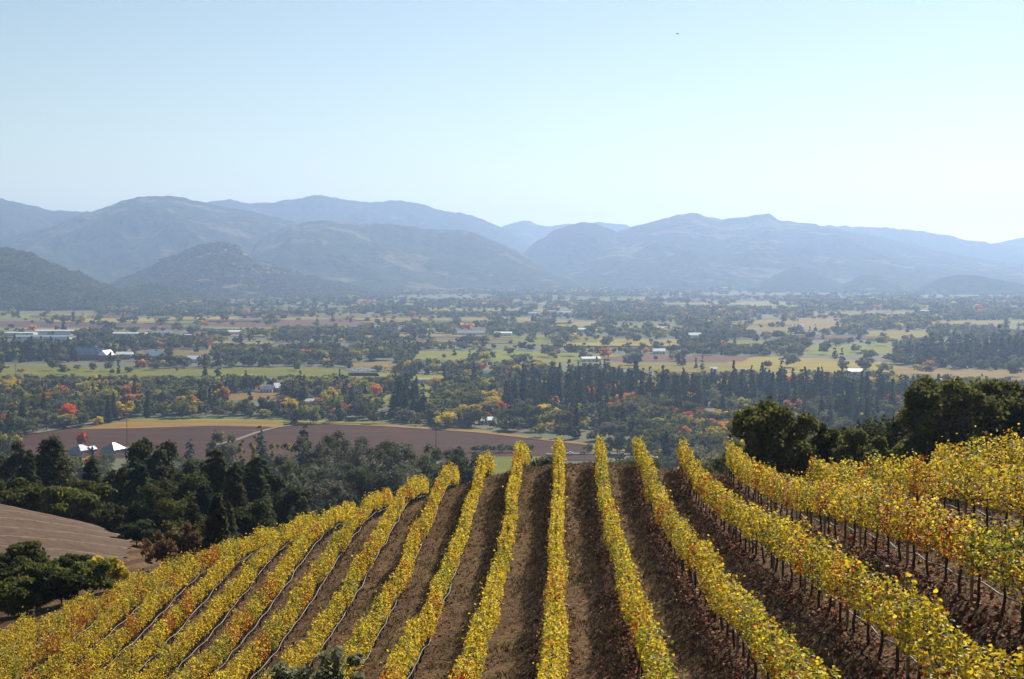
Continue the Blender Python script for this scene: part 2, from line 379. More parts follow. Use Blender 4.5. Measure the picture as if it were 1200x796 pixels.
# ------------------------------------------------------------------ fields on the valley floor
def field_mat(name, a, b, c):
    m, nt, p = mat_new(name)
    g = N(nt, 'ShaderNodeNewGeometry').outputs['Position']; oi = N(nt, 'ShaderNodeObjectInfo')
    n1 = noise_node(nt, .035, 4, .6, coord=g, vec_scale=(.35, 1.6, 1)); n2 = noise_node(nt, .5, 3, .6, coord=g, vec_scale=(.05, 1.0, 1))
    col = ramp(nt, n1, [(.3, a), (.52, b), (.72, c)])
    col = mixc(nt, ramp(nt, n2, [(.45, (0, 0, 0)), (.6, (.45, .45, .45))]), col, tuple(x * .45 for x in a))
    hs = N(nt, 'ShaderNodeHueSaturation'); mr = N(nt, 'ShaderNodeMapRange'); mr.inputs['To Min'].default_value = .8; mr.inputs['To Max'].default_value = 1.2
    nt.links.new(oi.outputs['Random'], mr.inputs['Value']); nt.links.new(mr.outputs[0], hs.inputs['Value']); nt.links.new(col, hs.inputs['Color'])
    nt.links.new(hs.outputs[0], p.inputs['Base Color']); p.inputs['Roughness'].default_value = .95; p.inputs['Specular IOR Level'].default_value = .1
    return m
FM = {'red': field_mat('red_vineyard', (.042, .015, .008), (.055, .021, .009), (.085, .036, .012)),
      'yellow': field_mat('yellow_vineyard', (.19, .15, .013), (.28, .215, .018), (.34, .25, .026)),
      'green': field_mat('green_field', (.14, .155, .012), (.19, .19, .016), (.25, .225, .022)),
      'tan': field_mat('tan_vineyard', (.17, .115, .028), (.23, .155, .036), (.27, .2, .045)),
      'orange': field_mat('orange_vineyard', (.22, .12, .03), (.28, .16, .036), (.30, .21, .045)),
      'pale': field_mat('pale_field', (.14, .13, .06), (.20, .175, .08), (.26, .22, .12)),
      'rust': field_mat('rust_vineyard', (.10, .05, .026), (.14, .066, .034), (.18, .10, .045))}
FIELDS = [
 ('red', [(20, 512), (60, 505), (130, 498), (250, 495), (450, 499), (560, 506), (690, 520), (700, 540), (400, 540), (20, 535)], 0),
 ('orange', [(90, 503), (150, 493), (330, 494), (335, 500.5), (250, 499), (150, 502)], 1),
 ('green', [(138, 493), (160, 490), (330, 492), (455, 495), (450, 497), (330, 494.5)], 2),
 ('orange', [(330, 495), (450, 497.5), (560, 504), (690, 519.5), (690, 522), (560, 507), (450, 499.6)], 3),
 ('yellow', [(690, 521), (775, 523), (775, 530), (700, 528)], 2),
 ('green', [(555, 535), (640, 535), (640, 560), (540, 560)], 2),
 ('green', [(0, 429), (80, 429.5), (200, 433), (330, 430), (395, 431), (440, 434), (445, 441), (250, 441), (100, 441), (0, 441)], 0),
 ('tan', [(150, 411), (200, 409.5), (250, 411), (250, 416.5), (150, 416)], 0),
 ('orange', [(262, 462), (338, 460), (338, 468), (262, 469)], 0),
 ('green', [(485, 412), (590, 410), (690, 415), (745, 417), (690, 425.5), (620, 424), (485, 421)], 0),
 ('rust', [(705, 419), (745, 416), (880, 418), (870, 424), (720, 423.5)], 1),
 ('yellow', [(850, 422), (890, 418), (960, 420), (1048, 425), (1048, 437), (940, 437), (860, 433)], 0),
 ('tan', [(1040, 428), (1100, 432), (1210, 435), (1210, 446), (1050, 440)], 1),
 ('yellow', [(700, 425), (860, 426), (860, 437), (790, 436), (700, 429)], 2),
 ('green', [(940, 405), (1048, 402), (1046, 413), (985, 417), (940, 414)], 0),
 ('yellow', [(1016, 388), (1092, 386), (1090, 396), (1016, 397)], 0),
 ('tan', [(862, 376), (985, 372), (990, 383), (925, 388), (862, 386)], 0),
 ('green', [(850, 398), (905, 398), (905, 404), (850, 404)], 0),
 ('green', [(560, 396), (640, 392), (720, 394), (700, 406), (560, 404)], 0),
 ('yellow', [(700, 396), (800, 398), (800, 405), (740, 408), (700, 407)], 1),
 ('pale', [(-20, 362), (110, 361.5), (115, 368), (-20, 369)], 0),
 ('green', [(-20, 368.5), (115, 368), (115, 373), (-20, 373.5)], 1),
 ('yellow', [(60, 374), (280, 371), (280, 376), (60, 378)], 0),
 ('rust', [(-20, 376), (60, 377), (210, 380), (205, 386), (60, 384), (-20, 382)], 1),
 ('rust', [(240, 376), (420, 374), (420, 381), (330, 384), (240, 382)], 1),
 ('yellow', [(330, 372), (460, 369), (460, 373), (330, 376)], 0),
 ('rust', [(385, 373), (430, 372), (430, 381), (385, 381)], 2),
 ('green', [(408, 437), (458, 437), (462, 443), (408, 443)], 0),
 ('green', [(472, 439), (523, 439), (523, 445), (480, 445)], 0),
 ('green', [(488, 453), (508, 453), (510, 470), (492, 470)], 0),
 ('green', [(440, 464), (462, 462), (462, 473), (445, 474)], 0),
 ('yellow', [(500, 361), (640, 362), (640, 365), (500, 365)], 0), ('yellow', [(540, 372), (620, 372), (625, 376), (540, 376)], 0),
 ('pale', [(240, 341), (330, 342), (400, 346), (400, 352), (270, 350)], 0),
 ('pale', [(430, 347), (560, 345), (600, 347), (560, 350), (430, 350)], 0),
 ('pale', [(690, 334), (800, 332), (880, 335), (800, 338), (700, 338)], 0), ('green', [(640, 350), (760, 349), (760, 353), (640, 354)], 0),
 ('pale', [(820, 342), (1030, 341), (1060, 344), (1030, 347), (820, 347)], 0),
 ('yellow', [(780, 355), (930, 354), (930, 358), (780, 359)], 0), ('yellow', [(950, 366), (1080, 364), (1080, 368), (950, 370)], 0),
 ('pale', [(1080, 344), (1240, 343), (1240, 348), (1080, 349)], 0), ('yellow', [(1100, 376), (1230, 375), (1230, 379), (1100, 380)], 0),
 ('green', [(720, 379), (800, 378), (800, 384), (720, 385)], 0), ('yellow', [(640, 378), (700, 377), (700, 382), (640, 383)], 0),
 ('yellow', [(905, 437), (930, 437), (930, 444), (905, 444)], 0), ('tan', [(410, 425), (470, 424), (470, 429), (410, 430)], 0)]
frr = random.Random(21)
for i_ in range(64):                              # thin vineyard strips across the far valley floor
    vv = 340 + 62 * frr.random() ** 1.25; u_ = frr.uniform(-20, 1200); wd = frr.uniform(45, 150); hgt = (.7 + (vv - 338) * .035) * frr.uniform(.7, 1.3); sl = frr.uniform(-.8, .8)
    FIELDS.append((frr.choice(['yellow', 'green', 'yellow', 'green', 'pale', 'tan', 'rust']), [(u_, vv), (u_ + wd, vv + sl), (u_ + wd + frr.uniform(-8, 8), vv + sl + hgt), (u_ + frr.uniform(-8, 8), vv + hgt)], 3 + i_ * .3))
for kind, poly, lev in FIELDS:
    pts = [floor(u, v, .25 + .12 * lev) for u, v in poly]
    me = bpy.data.meshes.new('vineyard_field'); me.from_pydata([tuple(q) for q in pts], [], [tuple(range(len(pts)))]); me.materials.append(FM[kind]); me.update()
    if me.polygons[0].normal.z < 0: me.flip_normals()
    tag(link('field', me), kind='structure')
def track(name, pts, w, mat, z=.75):
    P = [floor(u, v, z) for u, v in pts]; L = []
    for i, q in enumerate(P):
        t = P[min(i + 1, len(P) - 1)] - P[max(i - 1, 0)]; t = t / np.linalg.norm(t); n = np.array([-t[1], t[0], 0]) * w / 2
        L.append((q + n, q - n))
    v = [tuple(a) for pr in L for a in pr]; f = [(2 * i, 2 * i + 1, 2 * i + 3, 2 * i + 2) for i in range(len(L) - 1)]
    me = bpy.data.meshes.new(name); me.from_pydata(v, [], f); me.materials.append(mat); me.update()
    if me.polygons[0].normal.z < 0: me.flip_normals()
    tag(link(name, me), kind='structure')
M_DIRT = simple('dirt_track', (.17, .14, .10), .95, scale=.2); M_ASPH = simple('asphalt', (.11, .11, .11), .9, scale=.3)
track('dirt_road', [(250, 522), (275, 516), (300, 507), (322, 501), (350, 497), (390, 496)], 4.5, M_DIRT)
track('road', [(40, 507), (90, 499), (118, 493.5), (140, 489), (170, 486), (230, 484)], 8, M_DIRT)
track('car_park', [(408, 434), (455, 432.5), (498, 433)], 55, M_ASPH)
track('road', [(640, 532), (690, 531), (760, 532.5), (830, 534)], 7, M_DIRT)

# ------------------------------------------------------------------ vine rows
ROWEND = {7: 46, 6: 54, 5: 66, 4: 80, 3: 82.5, 2: 85, 1: 84.5, 0: 85.5, -1: 97, -2: 97, -3: 98, -4: 101, -5: 99, -6: 97, -7: 95, -8: 93.5, -9: 92, -10: 90, -11: 87.5, -12: 84.5, -13: 81.5, -14: 78}
PAL = np.array([(.68, .52, .028), (.80, .62, .04), (.58, .46, .032), (.38, .36, .038), (.22, .25, .035), (.58, .29, .03), (.48, .16, .02), (.42, .04, .015), (.20, .11, .035), (.10, .13, .03)])
def vine_leaves(k, y0, y1):
    x = ROWX(k); segs = int((y1 - y0) / .5); P = []; C = []; Sz = []
    right = k >= 3
    ys = rng.uniform(y0, y1, int((y1 - y0) * (345 if k >= 3 else (410 if k >= -1 else 385))))
    vid = np.floor(ys / 1.5)
    vig = .8 + .4 * hash2(vid, vid * 0 + k, 91)                     # vigour of each vine
    keep = rng.random(len(ys)) < np.clip(vig * 1.0, .55, 1); ys = ys[keep]; vid = vid[keep]; vig = vig[keep]
    n = len(ys)
    hang = fbm(ys * .9, ys * 0 + k * 7.7, 17, 3)
    tall = fbm(ys * 1.7, ys * 0 + k * 3.3, 23, 3)
    lo = .74 - .42 * np.clip(hang - .4, 0, 1) - (0.03 if k < 0 else 0); hi = 1.62 + .95 * (tall - .3) * vig
    if k < 0: hi = hi - .12
    if k >= 4: hi = hi + .2; lo = lo + .02
    t = rng.beta(1.15, 1.25, n); z = lo + (hi - lo) * t
    wid = (.27 if k >= -1 else .235) * np.sqrt(np.clip(1.15 - (2 * t - .85) ** 2 * .8, .1, 2)) * (.55 + .9 * fbm(ys * 2.2, z * 2.5 + k, 29, 2))
    off = rng.choice([-1, 1], n) * wid * rng.beta(2.2, 1.0, n) + (fbm(ys * .35, ys * 0 + k, 33, 2) - .5) * .35
    stray = rng.random(n) < .035; z[stray] += rng.uniform(.05, .4, stray.sum()); off[stray] *= rng.uniform(1, 1.6, stray.sum())
    # colour: mostly gold, with red and green vines here and there
    vh = hash2(vid, vid * 0 + k * 13, 55); vh2 = hash2(vid, vid * 0 + k * 13, 56)
    red = (vh > (.86 if k < 0 else .87)) * (.25 + .45 * vh2); grn = ((vh < .24) * .45 + (.10 if k >= 1 else .02))
    lowleaf = (t < .4) * .12 + .03
    r = rng.random(n); ci = rng.choice([0, 1, 2, 3, 5, 8], n, p=[.32, .24, .14, .12, .13, .05])
    g = rng.random(n) < grn; ci[g] = rng.choice([3, 4, 9], g.sum(), p=[.45, .4, .15])
    q = rng.random(n) < red + lowleaf * .6 + (.03 if k >= 2 else 0); ci[q] = rng.choice([5, 6, 7], q.sum(), p=[.25, .35, .4])
    col = PAL[ci] * rng.uniform(.72, 1.2, (n, 1))
    pos = np.stack([x + off, ys, np.zeros(n) + z], -1)
    return pos, col, n
# a leaf: two quads folded along the midrib
LEAF = np.array([(0, 0, 0), (.5, .28, .13), (.30, .82, .06), (0, 1, -.06), (-.30, .82, .06), (-.5, .28, .13)]); LEAF[:, 1] -= .5
LF = np.array([(0, 1, 2, 3), (0, 3, 4, 5)])
def scatter_leaves(pos, size, up_bias=.5, rnd=rng):
    n = len(pos)
    nrm = rnd.normal(size=(n, 3)); nrm[:, 2] = np.abs(nrm[:, 2]) + up_bias; nrm /= np.linalg.norm(nrm, axis=1, keepdims=True)
    a = rnd.normal(size=(n, 3)); a[:, 2] -= .6
    a -= nrm * (a * nrm).sum(1, keepdims=True); a /= np.linalg.norm(a, axis=1, keepdims=True); b = np.cross(a, nrm)
    L = LEAF[None] * size[:, None, None]
    V = pos[:, None] + b[:, None] * L[:, :, 0:1] + a[:, None] * L[:, :, 1:2] + nrm[:, None] * L[:, :, 2:3]
    F = (np.arange(n)[:, None, None] * 6 + LF[None]).reshape(-1, 4)
    return V.reshape(-1, 3), F

def vine_trunk_mesh(i):
    r = random.Random(100 + i); b = MB(); x = y = 0; pts = []; H = r.uniform(.78, .92)
    for j in range(6):
        pts.append((x, y, -.12 + (H + .12) * j / 5)); x += r.uniform(-.035, .035); y += r.uniform(-.06, .06)
    b.tube(pts, [.052, .042, .036, .034, .036, .03], 6)
    px_, py_, pz_ = pts[-1]
    for s in (-1, 1):                                       # cordon arms along the wire
        b.tube([(px_, py_, pz_ - .03), (px_ + r.uniform(-.02, .02), py_ + s * .25, pz_ + .05), (px_, py_ + s * .72, pz_ + .04)], [.03, .026, .016], 5)
        for q in range(3):                                  # canes rising into the leaves
            yy = py_ + s * (.18 + .22 * q); b.tube([(px_, yy, pz_), (px_ + r.uniform(-.1, .1), yy + r.uniform(-.1, .1), pz_ + r.uniform(.5, .8))], [.008, .004], 3)
    return b.mesh('trunk', M_VTRUNK, True)
VT = [vine_trunk_mesh(i) for i in range(6)]
pm = MB(); pm.box(-.03, .03, -.03, .03, -.2, 1.62); POST = pm.mesh('post', M_POST)
pm = MB(); pm.tube([(0, 0, -.2), (0, 0, 1.75)], .06, 8); ENDPOST = pm.mesh('end_post', M_POST)

ORD = ['', 'first', 'second', 'third', 'fourth', 'fifth', 'sixth', 'seventh', 'eighth', 'ninth', 'tenth', 'eleventh', 'twelfth', 'thirteenth', 'fourteenth']
def row_label(k):
    if k == 0: return 'straight golden vine row rising nearly upright up the middle of the hillside'
    if k == 1: return 'golden vine row just to the right of the upright middle row'
    if k == 2: return 'golden vine row second to the right of the upright middle row'
    if 3 <= k <= 6: return ORD[k] + ' yellow vine row right of the upright middle row, dark trunks showing beneath its leaves'
    if k == 7: return 'topmost yellow vine row at the right edge, below the dark oaks'
    if k == -14: return 'outermost yellow vine row along the lower left rim of the hill'
    if k <= -10: return ORD[-k] + ' yellow vine row left of the upright middle row, packed close on the falling slope'
    return ORD[-k] + ' yellow vine row left of the upright middle row, pale drip hose along its foot'
rows_built = {}
for k in sorted(ROWEND):
    x = ROWX(k); yy = np.arange(12, ROWEND[k], .5)
    u, v = project(np.stack([yy * 0 + x, yy, hill_z(yy * 0 + x, yy) + 1.9], -1))
    ok = (u > -260) & (u < 1900) & (v < 880)
    if not ok.any(): continue
    y0, y1 = yy[ok][0], ROWEND[k]
    base = thing('vine_row', row_label(k), 'vine row', (x, y0, gz(x, y0)), 0, 'vine rows on the near hillside')
    org = np.array(base.location)
    pos, col, n = vine_leaves(k, y0, y1)
    pos[:, 2] += hill_z(pos[:, 0] * 0 + x, pos[:, 1])
    size = rng.uniform(.046, .096, n) * (1.12 if k >= 3 else 1.0) * np.where(pos[:, 1] > 62, 1.12, 1.0)
    V, F = scatter_leaves(pos - org, size)
    link('foliage', new_mesh('foliage', V, F, M_VINE, np.repeat(col, 2, 0)), base)
    ty = np.arange(y0 + .4, y1 - .2, 1.5)[-100:]
    for j, t in enumerate(ty):
        tx, t2 = x + random.uniform(-.05, .05), t + random.uniform(-.12, .12)
        o = link('trunk', VT[(j * 5 + k) % 6], base, (tx - org[0], t2 - org[1], gz(tx, t2) - org[2]), random.choice((0, math.pi)))
    for j, t in enumerate(np.arange(y0 + 1.1, y1, 6.0)):
        link('post', POST, base, (x - org[0], t - org[1], gz(x, t) - org[2]))
    link('end_post', ENDPOST, base, (x - org[0], y1 + .1 - org[1], gz(x, y1) - org[2]))
    hy = np.arange(y0, y1, .5); hzz = hill_z(hy * 0 + x, hy)
    hx = x + .10 + .03 * np.sin(hy * 1.3 + k) + .12 * (fbm(hy * .5, hy * 0 + k, 71, 2) - .5)
    hh_ = hzz + .46 + .04 * np.sin(hy * 2 * math.pi / 3.0 + k) + .09 * (fbm(hy * .4, hy * 0 + k, 72, 2) - .5)
    b = MB(); b.tube([(a - org[0], c - org[1], d - org[2]) for a, c, d in zip(hx, hy, hh_)], .022, 5); b.obj('drip_hose', M_HOSE, base, True)
    b = MB(); b.tube([(x - org[0], c - org[1], d + .9 - org[2]) for c, d in zip(hy[::4], hzz[::4])], .006, 3); b.obj('trellis_wire', M_WIRE, base)
    rows_built[k] = (y0, y1)

# leaf litter and dry grass in the aisles (uncountable)
def litter():
    n = 240000; x = rng.uniform(-30, 20, n); y = 14 + 76 * rng.random(n) ** .9
    d = np.abs(((x + .29) / 2.4 + .5) % 1 - .5) * 2.4                     # distance from the nearest row
    pr = np.exp(-(d / .62) ** 2) * (.18 + .82 * (x > -1)) * (fbm(x * .4, y * .25, 81, 3) > .38) + .05
    ki = np.round((x + .29) / 2.4).astype(int)
    end = np.array([ROWEND.get(int(q), 0) for q in ki]); keep = (rng.random(n) < pr) & (y < end + 1)
    x, y = x[keep], y[keep]; n = len(x)
    pos = np.stack([x, y, hz_detail(x, y) + rng.uniform(.01, .05, n)], -1)
    c = np.array([(.22, .045, .02), (.13, .035, .018), (.27, .085, .028), (.32, .19, .04), (.085, .045, .024)])[rng.choice(5, n, p=[.3, .28, .17, .1, .15])] * rng.uniform(.7, 1.2, (n, 1))
    V, F = scatter_leaves(pos, rng.uniform(.07, .15, n), up_bias=1.6)
    tag(link('fallen_leaves', new_mesh('fallen_leaves', V, F, M_LITTER, np.repeat(c, 2, 0))), 'dry red and brown leaves fallen beneath the vines', 'fallen leaves', kind='stuff')
litter()
def grass():
    n = 110000; x = rng.uniform(-34, 20, n); y = 14 + 86 * rng.random(n) ** .9
    d = np.abs(((x + .29) / 2.4 + .5) % 1 - .5) * 2.4
    ki = np.round((x + .29) / 2.4).astype(int); end = np.array([ROWEND.get(int(q), 0) for q in ki])
    keep = (rng.random(n) < np.clip(fbm(x * .5, y * .5, 85, 3) * 2 - .55, .05, 1) * (.35 + .65 * (d > .35))) & (y < end + 4)
    x, y = x[keep], y[keep]; n = len(x); m_ = 4
    base = np.stack([x, y, hz_detail(x, y)], -1)
    V = []; 
    px_ = np.repeat(base, m_, 0) + np.c_[rng.normal(0, .07, (n * m_, 2)), np.full(n * m_, -.02)]
    th = rng.uniform(0, 2 * math.pi, n * m_); h = rng.uniform(.06, .2, n * m_); w = rng.uniform(.012, .03, n * m_)
    a = np.stack([np.cos(th), np.sin(th), 0 * th], -1) * w[:, None]; lean = rng.normal(0, .06, (n * m_, 3)); lean[:, 2] = h
    V = np.stack([px_ - a, px_ + a, px_ + lean + a * .25, px_ + lean - a * .25], 1).reshape(-1, 3)
    F = np.arange(len(V)).reshape(-1, 4)
    c = np.array([(.36, .27, .135), (.26, .195, .095), (.11, .12, .035), (.085, .065, .038)])[np.repeat(rng.choice(4, n, p=[.4, .3, .14, .16]), m_)] * rng.uniform(.75, 1.2, (n * m_, 1))
    tag(link('dry_grass', new_mesh('dry_grass', V, F, M_LITTER, c)), 'short dry tan grass growing in the vineyard aisles', 'grass', kind='stuff')
grass()

# ------------------------------------------------------------------ trees
def quads(P, nrm, size, aspect=1.0, along=None, r=None):
    r = r or rng; n = len(P)
    nrm = nrm / np.maximum(np.linalg.norm(nrm, axis=1, keepdims=True), 1e-6)
    a = r.normal(size=(n, 3)) if along is None else along
    a = a - nrm * (a * nrm).sum(1, keepdims=True); a /= np.maximum(np.linalg.norm(a, axis=1, keepdims=True), 1e-6); b = np.cross(a, nrm)
    s = size[:, None]; a = a * s * aspect; b = b * s
    V = np.stack([P - a, P + b * .8 - a * .1, P + a, P - b * .8 + a * .15], 1).reshape(-1, 3)
    return V, np.arange(4 * n).reshape(-1, 4)
def crown_round(h, w, nl, n, size, seed, base=.22, flat=1.0):
    """leaf faces over uneven lobes; h height, w width, crown from base*h up"""
    r = np.random.default_rng(seed); L = []
    ch = h * (1 - base); cz = h * base + ch * .5
    nl = int(nl * 1.9)
    for i in range(nl):
        th = r.uniform(0, 6.283); q = r.random() ** .4 * .8; zz = r.uniform(-.8, .85)
        k = math.sqrt(max(0, 1 - (zz * .92) ** 2))
        R = r.uniform(.13, .31) if i > 2 else .42; q = q if i > 2 else q * .3; zz = zz if i > 2 else zz * .4
        L.append((math.cos(th) * q * k * w / 2, math.sin(th) * q * k * w / 2, cz + zz * ch * .5 * .78, R * w / 2 * 1.0, R * min(ch, w * 1.1) / 2 * 1.05 * flat))
    L = np.array(L); pw = L[:, 3] ** 2; li = r.choice(nl, n, p=pw / pw.sum())
    d = r.normal(size=(n, 3)); d /= np.linalg.norm(d, axis=1, keepdims=True); d[:, 2] = np.where((d[:, 2] < -.4) & (r.random(n) < .6), -d[:, 2], d[:, 2])
    rad = r.beta(3.5, 1.2, n)[:, None] * (1 + .17 * r.normal(size=(n, 1)))
    P = L[li, :3] + d * rad * np.stack([L[li, 3], L[li, 3], L[li, 4]], -1)
    P[:, 2] = np.maximum(P[:, 2], h * base * .6)
    P[:, 2] *= h / max(P[:, 2].max(), .1)
    P[:, :2] *= (w / 2) / np.percentile(np.hypot(P[:, 0], P[:, 1]), 95)
    V, F = quads(P, d + .8 * r.normal(size=(n, 3)), size * r.uniform(.6, 1.35, n), 1.2, r=r)
    lob = r.uniform(.8, 1.22, nl)[li]
    return V, F, lob
def crown_conifer(h, w, n, size, seed, base=.06, taper=.85, droop=.25):
    r = np.random.default_rng(seed)
    nb = max(24, n // 14); tb = base + (1 - base) * (1 - np.sqrt(1 - r.random(nb) * .995)); ab = r.uniform(0, 6.283, nb)
    lb = (w / 2) * np.clip((1 - tb), 0, 1) ** taper * r.uniform(.6, 1.12, nb) * np.clip((tb - base) * 9 + .55, 0, 1) + .012 * h
    bi = r.integers(0, nb, n); q = np.sqrt(r.random(n)) * .95 + .05
    rad = lb[bi] * q; ang = ab[bi] + r.normal(0, .16, n)
    z = h * tb[bi] - droop * rad * q + r.normal(0, .008 * h, n) + .01 * h
    P = np.stack([np.cos(ang) * rad, np.sin(ang) * rad, np.clip(z, h * .02, h)], -1)
    al = np.stack([np.cos(ang), np.sin(ang), np.full(n, -droop)], -1) + .35 * r.normal(size=(n, 3))
    nr = np.stack([np.cos(ang) * .4, np.sin(ang) * .4, np.full(n, 1.0)], -1) + .55 * r.normal(size=(n, 3))
    V, F = quads(P, nr, size * r.uniform(.6, 1.3, n), 1.5, al, r=r)
    return V, F, r.uniform(.85, 1.15, nb)[bi]
def tints(pal, shade, n, seed, spread=.22):
    r = np.random.default_rng(seed + 5000); pal = np.array(pal); c = pal[r.integers(0, len(pal), n)]
    return c * (shade * r.uniform(1 - spread, 1 + spread, n))[:, None]
TP = {'oak': [(.105, .115, .026), (.13, .13, .032), (.08, .094, .022)], 'olive': [(.14, .13, .045), (.15, .145, .05), (.12, .115, .042)], 'conifer': [(.042, .062, .026), (.056, .074, .03), (.034, .05, .022)],
      'pine': [(.08, .092, .036), (.1, .108, .04), (.065, .078, .03)], 'grey': [(.12, .125, .08), (.135, .138, .09), (.1, .108, .07)], 'yellow': [(.45, .36, .045), (.38, .33, .045), (.5, .37, .045)], 'lime': [(.29, .29, .045), (.34, .32, .05), (.23, .24, .04)],
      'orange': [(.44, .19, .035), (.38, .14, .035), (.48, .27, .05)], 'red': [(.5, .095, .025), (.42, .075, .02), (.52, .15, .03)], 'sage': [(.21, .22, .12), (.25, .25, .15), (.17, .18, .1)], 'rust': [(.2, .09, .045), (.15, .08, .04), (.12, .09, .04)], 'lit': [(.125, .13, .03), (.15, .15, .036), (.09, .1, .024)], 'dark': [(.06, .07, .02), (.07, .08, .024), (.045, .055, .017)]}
def trunk_mb(h, r0, seed, limbs=5, spread=1.0, top=.8):
    r = random.Random(seed); b = MB(); x = y = 0; pts = []
    for j in range(7):
        pts.append((x, y, -.6 + (h * top + .6) * j / 6)); x += r.uniform(-.012, .012) * h; y += r.uniform(-.012, .012) * h
    b.tube(pts, [r0 * (1.25 - 1.05 * j / 6) for j in range(7)], 8)
    for i in range(limbs):
        j = r.randint(2, 4); p = Vector(pts[j]); th = r.uniform(0, 6.283); l = spread * r.uniform(.5, .9)
        e = p + Vector((math.cos(th) * l, math.sin(th) * l, h * r.uniform(.15, .3)))
        b.tube([p, p.lerp(e, .5) + Vector((0, 0, -.02 * h)), e], [r0 * .5, r0 * .34, r0 * .12], 5)
    return b
def hero(u, vtop, wpx, dist, kind, pal, label, cat='tree', n=5000, size=.28, name=None, group=None, base=.2, nl=14, hmin=2.5, zoff=0):
    a, b_, s = hdir(u, vtop); X, Y = a * dist, b_ * dist; z0 = gz(X, Y); h = max(CZ + s * dist - z0, hmin) + zoff; w = wpx * dist / FPX
    sd = int(u * 13 + vtop * 7)
    t = thing(name or {'con': 'conifer_tree', 'oak': 'oak_tree', 'shrub': 'shrub'}.get(kind, 'tree'), label, cat, (X, Y, z0), 0, group)
    if kind == 'con':
        V, F, sh = crown_conifer(h, w * 1.75, int(n * 1.5), size * .8, sd, base=.08, taper=.72); tb = trunk_mb(h, .018 * h + .05, sd, 0, top=.93)
    elif kind == 'shrub':
        V, F, sh = crown_round(h, w, nl, n, size, sd, base=.04); tb = trunk_mb(h, .03 * h, sd, 5, w * .35, .5)
    else:
        V, F, sh = crown_round(h, w, nl, n, size, sd, base=base); tb = trunk_mb(h, .03 * h, sd, 6, w * .4, .75)
    tb.obj('stem' if kind == 'shrub' else 'trunk', M_BARK, t, True)
    link('foliage' if kind == 'shrub' else 'crown', new_mesh('crown', V, F, M_TREE, tints(TP[pal], sh, len(F), sd)), t)
    return t

# right of the vineyard
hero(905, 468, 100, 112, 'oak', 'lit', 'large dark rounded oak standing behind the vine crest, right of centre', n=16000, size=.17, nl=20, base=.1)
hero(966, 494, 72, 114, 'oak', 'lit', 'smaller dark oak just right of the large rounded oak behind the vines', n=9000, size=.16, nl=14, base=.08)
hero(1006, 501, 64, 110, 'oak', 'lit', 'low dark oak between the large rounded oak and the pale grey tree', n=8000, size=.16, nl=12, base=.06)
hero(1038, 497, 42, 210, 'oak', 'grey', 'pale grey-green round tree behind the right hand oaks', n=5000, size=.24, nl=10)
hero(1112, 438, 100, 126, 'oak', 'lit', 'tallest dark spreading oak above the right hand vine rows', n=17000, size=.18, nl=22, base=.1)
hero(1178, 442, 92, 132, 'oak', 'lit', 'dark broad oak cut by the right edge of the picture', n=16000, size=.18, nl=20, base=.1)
hero(1075, 506, 60, 128, 'oak', 'lit', 'lower olive green bush-like oak in front of the tallest right oak', n=7000, size=.18, nl=12, base=.05)
hero(1240, 455, 90, 130, 'oak', 'dark', 'dark oak beyond the right edge beside the broad oak', n=8000, size=.22, nl=14, base=.1)
hero(1070, 478, 40, 260, 'con', 'conifer', 'dark conifer rising left of the tallest right oak', n=5000, size=.34)
# left: brown spur, near oaks and the dark wood
hero(30, 636, 66, 122, 'oak', 'oak', 'round dark oak at the lower left below the brown terraces', n=9000, size=.17, nl=14, base=.1)
hero(8, 676, 62, 112, 'oak', 'dark', 'dark bushy oak in the lower left corner', n=8000, size=.17, nl=12, base=.05)
hero(48, 684, 60, 110, 'oak', 'oak', 'low dark oak touching the yellow vines at the lower left', n=7000, size=.17, nl=12, base=.05)
hero(82, 668, 52, 116, 'oak', 'dark', 'small dark oak on the right of the lower left oak clump', n=6000, size=.17, nl=10, base=.05)
hero(128, 662, 48, 104, 'shrub', 'yellow', 'bright yellow-green shrub at the rim of the left vines', 'shrub', n=2200, size=.15, nl=9)
hero(16, 704, 64, 101, 'oak', 'oak', 'lowest dark bush in the lower left corner at the vine rim', n=6000, size=.13, nl=12, base=.04)
hero(72, 698, 58, 101, 'oak', 'dark', 'dark bush at the vine rim below the lower left oaks', n=6000, size=.13, nl=12, base=.04)
hero(108, 686, 46, 102, 'oak', 'oak', 'dark green bush left of the yellow-green shrub at the vine rim', n=5000, size=.13, nl=10, base=.04)
hero(160, 612, 40, 165, 'oak', 'conifer', 'small dark tree at the right end of the brown terraces', n=4000, size=.24)
hero(205, 612, 46, 128, 'shrub', 'olive', 'olive brown shrub behind the left rim of the vines', 'shrub', n=3600, size=.17)
hero(192, 622, 44, 122, 'shrub', 'rust', 'rusty orange-leaved shrub behind the left rim of the vines', 'shrub', n=1300, size=.15)
hero(228, 614, 34, 124, 'shrub', 'rust', 'small rusty shrub beside the olive brown shrub', 'shrub', n=900, size=.15)
